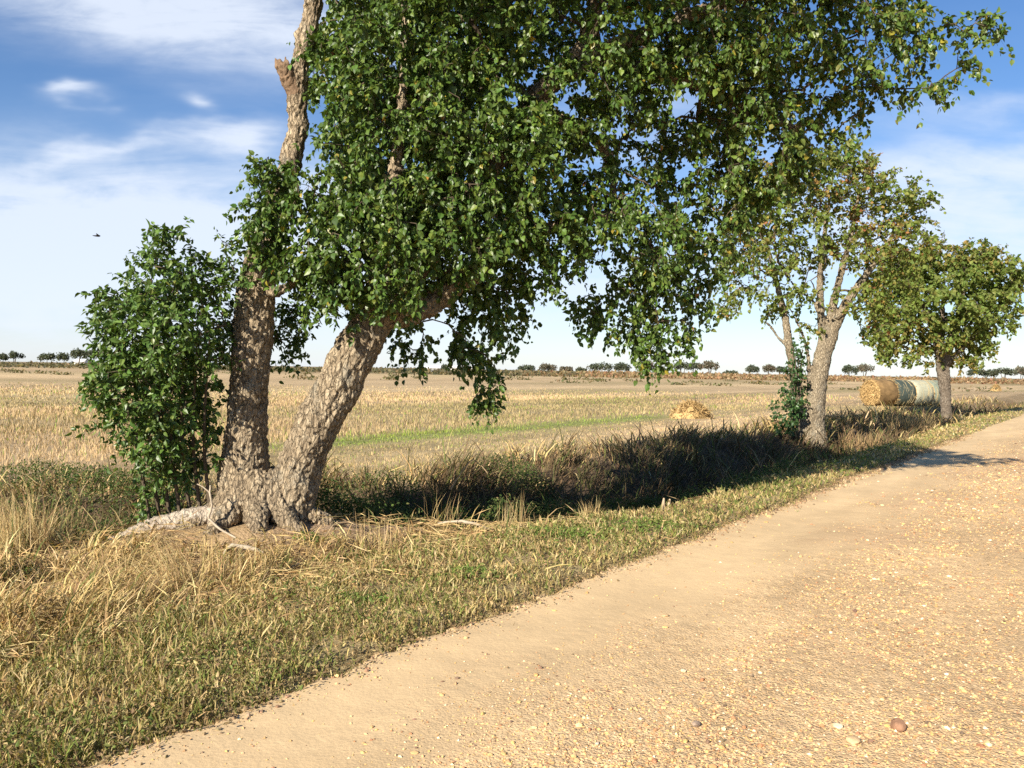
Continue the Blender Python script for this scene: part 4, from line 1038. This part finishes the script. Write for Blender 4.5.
def far_tree(px, base, top, wpx, label, pal, style='round', Yd=FT, dens=1.0):
    Yd = Yd * rng.uniform(.88, 1.12); c = at(px, base, Yd); c[2] = -.1
    s = Yd / F; H = (base - top) * s * 1.12 + .5; Wd = wpx * s * 1.15
    t = thing('field_tree', c, label, 'tree', 'far trees along the horizon')
    mb = MB(); n = int(800 * dens)
    th = H * (.30 if style == 'umbrella' else .22 if style == 'round' else .08)
    nst = 3 if style == 'umbrella' else 1
    for k in range(nst):
        dx = (rng.random() - .5) * Wd * .5 * (nst > 1)
        tube(mb, [c, c + np.array([dx * .4, 0, th * .7]), c + np.array([dx, 0, H * .75])], [.22, .16, .06], 6)
    mb.build('trunk', M_twig, t)
    cr = MB(); nb = 7 if style != 'bush' else 5; cen = []
    for k in range(nb):
        a = (k + .5) / nb * 2 - 1
        hh = math.sqrt(max(.05, 1 - (a * .85) ** 2))
        cen.append((a * Wd * .42 + rng.normal() * Wd * .03, rng.normal() * Wd * .2, th + (H - th) * (.25 + .5 * hh * rng.uniform(.7, 1.0)), Wd * rng.uniform(.19, .28), (H - th) * rng.uniform(.24, .36)))
    for (dx, dy, dz, rx, rz) in cen:
        m = n // nb; d = unit(rng.normal(size=(m, 3))) * (rng.random((m, 1)) ** .4)
        p = c + np.array([dx, dy, dz]) + d * np.array([rx, rx, rz]) * 1.05
        p[:, 2] = np.maximum(p[:, 2], .1)
        leaves(cr, p, rng.normal(size=(m, 3)), rng.normal(size=(m, 3)) + np.array([0, 0, .5]), rng.uniform(.5, 1.0, m) * .75, pick(m, pal, [3, 3, 2]), .9)
    cr.build('crown', M_leaf2, t)
    return t


FTS = [
    (3, 363, 354, 9, 'low dark tree on the horizon at the left edge of the photo', GREENS, 'round'),
    (14, 363, 352, 11, 'pair like spreading tree on the horizon near the left edge', GREENS, 'umbrella'),
    (47, 364, 353, 13, 'squat dark tree on the horizon between the left edge and the tall clump', GREENS, 'round'),
    (64, 364, 353, 9, 'small round tree on the horizon just left of the tall clump', GREENS, 'round'),
    (78, 364, 349, 14, 'tallest dark tree of the clump on the left horizon', GREENS, 'umbrella'),
    (90, 364, 350, 13, 'spreading dark tree in the clump on the left horizon, right of the tallest', GREENS, 'umbrella'),
    (103, 365, 350, 14, 'brownish tree of the left horizon clump, half behind the shrub', BROWN, 'umbrella'),
    (445, 368, 362, 8, 'tiny dark tree on the horizon beside the pale shed', GREENS, 'bush'),
    (527, 372, 365, 14, 'low grey green bush on the horizon right of the hanging branch', GREENS, 'bush'),
    (548, 373, 364, 14, 'olive bush on the horizon at the left end of the pale bank', BROWN, 'bush'),
    (566, 373, 366, 10, 'grey bush on the horizon, second along the pale bank', BROWN, 'bush'),
    (581, 373, 367, 9, 'smallest dark bush on the horizon above the pale bank', GREENS, 'bush'),
    (600, 374, 363, 21, 'broad dome shaped dark bush on the horizon', GREENS, 'bush'),
    (622, 374, 363, 13, 'compact round dark bush right of the broad dome bush', GREENS, 'bush'),
    (646, 375, 361, 16, 'pointed pale green tree on the horizon below the hanging branch', BROWN, 'bush'),
    (662, 375, 368, 9, 'low blunt bush on the horizon right of the pointed tree', GREENS, 'bush'),
    (682, 376, 364, 15, 'flat topped tree on the horizon, left of three flat tops', GREENS, 'umbrella'),
    (694, 376, 364, 12, 'flat topped tree on the horizon, middle of three flat tops', GREENS, 'umbrella'),
    (709, 376, 362, 13, 'flat topped tree on the horizon, tallest of three flat tops', BROWN, 'umbrella'),
    (731, 376, 371, 14, 'very low bush line on the horizon right of the three flat tops', GREENS, 'bush'),
    (752, 377, 367, 10, 'small round tree on the horizon left of the middle tree stems', GREENS, 'round'),
    (769, 377, 366, 11, 'thin reddish tree on the horizon seen just left of the middle tree stems', BROWN, 'umbrella'),
    (781, 377, 367, 9, 'small green tree on the horizon beside the thin left stem of the middle tree', GREENS, 'umbrella'),
    (849, 379, 367, 12, 'olive tree on the horizon right of the middle tree trunk', GREENS, 'round'),
    (864, 379, 366, 16, 'flat reddish umbrella tree on the horizon above the bare straw bale', BROWN, 'umbrella'),
    (977, 381, 370, 13, 'dark tree on the horizon right of the round tree, first of three', GREENS, 'round'),
    (991, 381, 371, 9, 'narrow dark tree on the horizon, between two wider ones at the right', GREENS, 'round'),
    (1004, 381, 369, 15, 'wide crowned tree on the horizon at the right, largest of three', GREENS, 'umbrella'),
    (1021, 382, 369, 11, 'tree on the horizon cut by the right edge of the photo', BROWN, 'umbrella')]
for f in FTS: far_tree(*f)

# low scrub along the far end of the field
sc = MB(); n = 26000; a = np.radians(rng.uniform(-44, 44, n)); r = rng.uniform(215, 300, n) + 0
x = r * np.tan(a) * .9; y = r
h = 1.5 * (.35 + .9 * fbm(x * .06, y * .05, 151)) * rng.random(n) ** .7
k = rng.random(n) < np.where(x < -20, .55, 1.0)
p = np.stack([x, y, -.1 + h], 1)[k]; n = len(p)
red = sstep(-10, 40, p[:, 0])[:, None]
c1 = pick(n, [(.27, .155, .085), (.32, .215, .115), (.20, .155, .085), (.38, .275, .155)], [3, 3, 2, 2]); c2 = pick(n, [(.09, .09, .05), (.14, .12, .065), (.2, .16, .08)], [3, 2, 2])
leaves(sc, p, rng.normal(size=(n, 3)), rng.normal(size=(n, 3)) + np.array([0, -.4, .5]), rng.uniform(.5, 1.1, n), np.where(rng.random((n, 1)) < red, c1, c2), .7)
for q in range(46):
    r0 = rng.uniform(95, 200); a0 = R(rng.uniform(-36, 34)); m = 60; cx, cy_ = r0 * math.tan(a0), r0; wx = rng.uniform(.4, 1.6)
    p = np.stack([cx + rng.normal(size=m) * wx, cy_ + rng.normal(size=m) * .5, -.1 + rng.uniform(.2, .55) * rng.random(m)], 1)
    leaves(sc, p, rng.normal(size=(m, 3)), rng.normal(size=(m, 3)) + np.array([0, -.4, .5]), rng.uniform(.2, .45, m), pick(m, [(.14, .12, .06), (.22, .16, .08), (.12, .13, .05)], [1, 1, 1]), .7)
tag(sc.build('far_scrub', M_leaf2), kind='stuff')

# pale bank of earth far off and distant farm sheds
mb = MB(); xs = np.linspace(at(538, 373, 330)[0], at(664, 375, 330)[0], 60)
pr = [(-4, 0), (-1.6, .75), (0, .95), (1.6, .75), (4, 0)]; Vv = []
for q in xs:
    kk = .8 + .35 * float(vnoise(np.array(q * .12), np.array(0.), 161))
    for (dy, dz) in pr: Vv.append((q, 330 + dy, -.15 + dz * kk + .1))
i = np.arange(59)[:, None] * 5 + np.arange(4)[None]; i = i.ravel()
mb.add(Vv, np.stack([i, i + 5, i + 6, i + 1], 1), (.55, .47, .36))
tag(mb.build('earth_bank', M_ground, smooth=True), kind='structure')


def shed(px, base, Yd, w, d, hw, hr, label, wallc, roofc):
    c = at(px, base, Yd); c[2] = -.1
    t = thing('farm_shed', c, label, 'shed', 'distant farm sheds')
    mb = MB(); x0, x1, y0, y1 = c[0] - w / 2, c[0] + w / 2, c[1] - d / 2, c[1] + d / 2; z0, z1, z2 = c[2], c[2] + hw, c[2] + hw + hr; ym = c[1]
    mb.add([(x0, y0, z0), (x1, y0, z0), (x1, y1, z0), (x0, y1, z0), (x0, y0, z1), (x1, y0, z1), (x1, y1, z1), (x0, y1, z1)], [(0, 1, 5, 4), (1, 2, 6, 5), (2, 3, 7, 6), (3, 0, 4, 7)])
    mb.add([(x0, y0, z1), (x0, y1, z1), (x0, ym, z2), (x1, y0, z1), (x1, y1, z1), (x1, ym, z2)], [(0, 2, 1), (3, 4, 5)])
    mb.build('wall', flat_mat('shed_wall', wallc, .8, .1, .5), t)
    rf = MB(); o = .4
    for sy in (-1, 1):
        ye = ym + sy * (d / 2 + o); ze = z1 - hr * o / (d / 2)
        P = [(x0 - o, ye, ze + .05), (x1 + o, ye, ze + .05), (x1 + o, ym, z2 + .05), (x0 - o, ym, z2 + .05), (x0 - o, ye, ze + .2), (x1 + o, ye, ze + .2), (x1 + o, ym, z2 + .2), (x0 - o, ym, z2 + .2)]
        rf.add(P, [(0, 1, 2, 3), (4, 7, 6, 5), (0, 4, 5, 1), (1, 5, 6, 2), (3, 2, 6, 7), (0, 3, 7, 4)])
    rf.build('roof', flat_mat('shed_roof', roofc, .6, .1, .5), t)
    dr = MB(); dr.add([(c[0] - 1.6, y0 - .06, z0), (c[0] + 1.6, y0 - .06, z0), (c[0] + 1.6, y0 - .06, z0 + hw * .8), (c[0] - 1.6, y0 - .06, z0 + hw * .8), (c[0] - 1.6, y0 - .005, z0), (c[0] + 1.6, y0 - .005, z0), (c[0] + 1.6, y0 - .005, z0 + hw * .8), (c[0] - 1.6, y0 - .005, z0 + hw * .8)], [(0, 1, 2, 3), (0, 4, 5, 1), (1, 5, 6, 2), (2, 6, 7, 3), (3, 7, 4, 0)])
    dr.build('door', flat_mat('shed_door', (.3, .3, .29), .7, .1, 1), t)


shed(433, 368, 345, 6, 6, 1.9, .9, 'small pale shed on the horizon seen left of the hanging branch', (.72, .7, .66), (.62, .62, .6))
shed(461, 368.5, 345, 9, 6, 1.9, .9, 'longer pale shed on the horizon just behind the hanging branch', (.72, .7, .66), (.66, .64, .6))
shed(82, 363.5, 350, 4.5, 5, 2.0, .9, 'tiny white shed between the dark trees on the left horizon', (.78, .78, .78), (.6, .6, .6))

# ------------------------------------------------------------------ bird in flight
bm = bmesh.new(); bp = at(98, 236, 26)
skv = [(0, 0, 0), (.07, 0, .01), (-.09, 0, 0), (-.16, 0, .005), (0, .09, .02), (0.0, .2, .0), (0, -.09, .03), (-.03, -.2, .05)]
vs_ = [bm.verts.new(q) for q in skv]
for a, b in ((0, 1), (0, 2), (2, 3), (0, 4), (4, 5), (0, 6), (6, 7)): bm.edges.new((vs_[a], vs_[b]))
me = bpy.data.meshes.new('bird'); bm.to_mesh(me); bm.free()
bo = bpy.data.objects.new('bird', me); C.objects.link(bo); bo.location = bp; bo.rotation_euler = (0, 0, R(20))
m = bo.modifiers.new('skin', 'SKIN'); m2 = bo.modifiers.new('sub', 'SUBSURF'); m2.levels = 1; m2.render_levels = 1
for q, rr in zip(me.skin_vertices[0].data, ((.04, .035), (.025, .022), (.025, .022), (.03, .006), (.035, .008), (.008, .004), (.035, .008), (.008, .004))): q.radius = rr
me.materials.append(flat_mat('dark_plumage', (.03, .03, .035), .7, .2, 20))
tag(bo, 'small dark bird flying in the sky above the leafy shrub', 'bird')

# ------------------------------------------------------------------ light and sky
SUN_AZ = R(213); SUN_EL = R(28)
L = bpy.data.lights.new('sun', 'SUN'); L.energy = 5.0; L.angle = R(.53); L.color = (1, .925, .79)
lo = bpy.data.objects.new('sun', L); C.objects.link(lo)
dirv = Vector((math.sin(SUN_AZ) * math.cos(SUN_EL), math.cos(SUN_AZ) * math.cos(SUN_EL), math.sin(SUN_EL)))
lo.rotation_euler = (-dirv).to_track_quat('-Z', 'Y').to_euler(); lo.location = (-20, -20, 30)

w = bpy.data.worlds.new('World'); scene.world = w; w.use_nodes = True; nt = w.node_tree; nt.nodes.clear()
out = nt.nodes.new('ShaderNodeOutputWorld'); bg = nt.nodes.new('ShaderNodeBackground'); bg.inputs['Strength'].default_value = .064
sky = nt.nodes.new('ShaderNodeTexSky'); sky.sky_type = 'NISHITA'; sky.sun_disc = False; sky.sun_elevation = SUN_EL; sky.sun_rotation = SUN_AZ
sky.air_density = 1.0; sky.dust_density = .2; sky.ozone_density = 1.5
tc = nt.nodes.new('ShaderNodeTexCoord'); sx = nt.nodes.new('ShaderNodeSeparateXYZ'); nt.links.new(tc.outputs['Generated'], sx.inputs[0])


def mth(op, a, b=None, c=None):
    n = nt.nodes.new('ShaderNodeMath'); n.operation = op
    for k, q in enumerate((a, b, c)):
        if q is None: continue
        if isinstance(q, (int, float)): n.inputs[k].default_value = q
        else: nt.links.new(q, n.inputs[k])
    return n.outputs[0]


yy = mth('MAXIMUM', sx.outputs[1], .08)
A = mth('DIVIDE', sx.outputs[0], yy); E = mth('DIVIDE', sx.outputs[2], yy)


def ae(px, py): return (px - 512) / F, (369.7 + .017 * (px - 512) - py) / F


def comb(a, b, c=0.):
    n = nt.nodes.new('ShaderNodeCombineXYZ')
    for k, q in enumerate((a, b, c)):
        if isinstance(q, (int, float)): n.inputs[k].default_value = q
        else: nt.links.new(q, n.inputs[k])
    return n.outputs[0]


def wnoise(vec, scale, detail=6, rough=.55, dist=0.):
    n = nt.nodes.new('ShaderNodeTexNoise'); n.inputs['Scale'].default_value = scale; n.inputs['Detail'].default_value = detail; n.inputs['Roughness'].default_value = rough; n.inputs['Distortion'].default_value = dist
    nt.links.new(vec, n.inputs['Vector']); return n.outputs['Fac']


warp = wnoise(comb(mth('MULTIPLY', A, 2.), mth('MULTIPLY', E, 5.), 3.), 2., 4)
Ew = mth('MULTIPLY_ADD', mth('SUBTRACT', warp, .5), .10, E)
Aw = mth('MULTIPLY_ADD', mth('SUBTRACT', warp, .5), -.12, A)


def gauss(px, py, wx, wy, slope, amp):
    a0, e0 = ae(px, py); sa, se = wx / F, wy / F
    da = mth('SUBTRACT', Aw, a0); de = mth('SUBTRACT', mth('SUBTRACT', Ew, e0), mth('MULTIPLY', da, slope))
    q = mth('ADD', mth('POWER', mth('ABSOLUTE', mth('MULTIPLY', da, 1 / sa)), 2.), mth('POWER', mth('ABSOLUTE', mth('MULTIPLY', de, 1 / se)), 2.))
    return mth('MULTIPLY', mth('POWER', 2.718, mth('MULTIPLY', q, -1.)), amp)


G = [gauss(190, 20, 200, 46, -.12, 1.25), gauss(60, 225, 250, 74, .0, 1.05), gauss(230, 290, 260, 50, 0, .75), gauss(82, 102, 26, 7, 0, .8), gauss(195, 102, 14, 6, -.3, .5), gauss(232, 134, 50, 13, .05, 1.0), gauss(100, 145, 75, 10, .25, .5),
     gauss(960, 170, 170, 38, .12, .75), gauss(990, 110, 90, 12, .1, .35), gauss(940, 235, 190, 44, .05, .7), gauss(640, 120, 150, 60, 0, .4), gauss(600, 280, 200, 40, 0, .4), gauss(330, 210, 80, 60, 0, .4)]
acc = G[0]
for g_ in G[1:]: acc = mth('ADD', acc, g_)
st1 = wnoise(comb(mth('MULTIPLY_ADD', E, .6, mth('MULTIPLY', A, 2.2)), mth('MULTIPLY', E, 11.), 1.), 2.2, 8, .6, .6)
st2 = wnoise(comb(mth('MULTIPLY', A, 6.), mth('MULTIPLY', E, 13.), 7.), 2.5, 7, .6, .3)
nz = mth('ADD', mth('MULTIPLY', st1, .65), mth('MULTIPLY', st2, .35))
den = mth('MULTIPLY', acc, mth('MULTIPLY_ADD', mth('SUBTRACT', nz, .5), 2.4, .85))
# thin veil everywhere, from a dome projection so it also holds for the sky behind
zz = mth('ADD', mth('MAXIMUM', sx.outputs[2], 0.), .18)
veil = wnoise(comb(mth('DIVIDE', sx.outputs[0], zz), mth('MULTIPLY', mth('DIVIDE', sx.outputs[1], zz), 2.), 0.), 1.1, 6, .6, .4)
vr = nt.nodes.new('ShaderNodeMapRange'); vr.inputs[1].default_value = .5; vr.inputs[2].default_value = .85; vr.inputs[4].default_value = .22; nt.links.new(veil, vr.inputs[0])
den = mth('ADD', den, vr.outputs[0])
den = mth('ADD', den, mth('MULTIPLY', mth('POWER', 2.718, mth('MULTIPLY', mth('ABSOLUTE', sx.outputs[2]), -8.)), .62))      # pale haze low on the horizon
cr_ = nt.nodes.new('ShaderNodeMapRange'); cr_.interpolation_type = 'SMOOTHSTEP'; cr_.inputs[1].default_value = .02; cr_.inputs[2].default_value = 1.0; cr_.inputs[4].default_value = .84; nt.links.new(den, cr_.inputs[0])
mix = nt.nodes.new('ShaderNodeMix'); mix.data_type = 'RGBA'; nt.links.new(cr_.outputs[0], mix.inputs[0])
hs = nt.nodes.new('ShaderNodeHueSaturation'); hs.inputs['Saturation'].default_value = 1.12; tint = nt.nodes.new('ShaderNodeMix'); tint.data_type = 'RGBA'; tint.blend_type = 'MULTIPLY'; tint.inputs[0].default_value = 1; tint.inputs[7].default_value = (.86, .94, 1.12, 1); nt.links.new(sky.outputs[0], tint.inputs[6]); nt.links.new(tint.outputs[2], hs.inputs['Color'])
nt.links.new(hs.outputs[0], mix.inputs[6]); mix.inputs[7].default_value = (6.9, 7.5, 8.5, 1)
nt.links.new(mix.outputs[2], bg.inputs['Color']); nt.links.new(bg.outputs[0], out.inputs[0])

# ------------------------------------------------------------------ render settings
vsn = scene.view_settings; vsn.view_transform = 'Standard'; vsn.look = 'None'; vsn.exposure = 1.0; vsn.gamma = 1; vsn.use_curve_mapping = False
cy = scene.cycles; cy.max_bounces = 6; cy.diffuse_bounces = 3; cy.glossy_bounces = 2; cy.transmission_bounces = 3; cy.transparent_max_bounces = 4
cy.use_denoising = False; cy.sample_clamp_indirect = 6
cy.use_adaptive_sampling = False
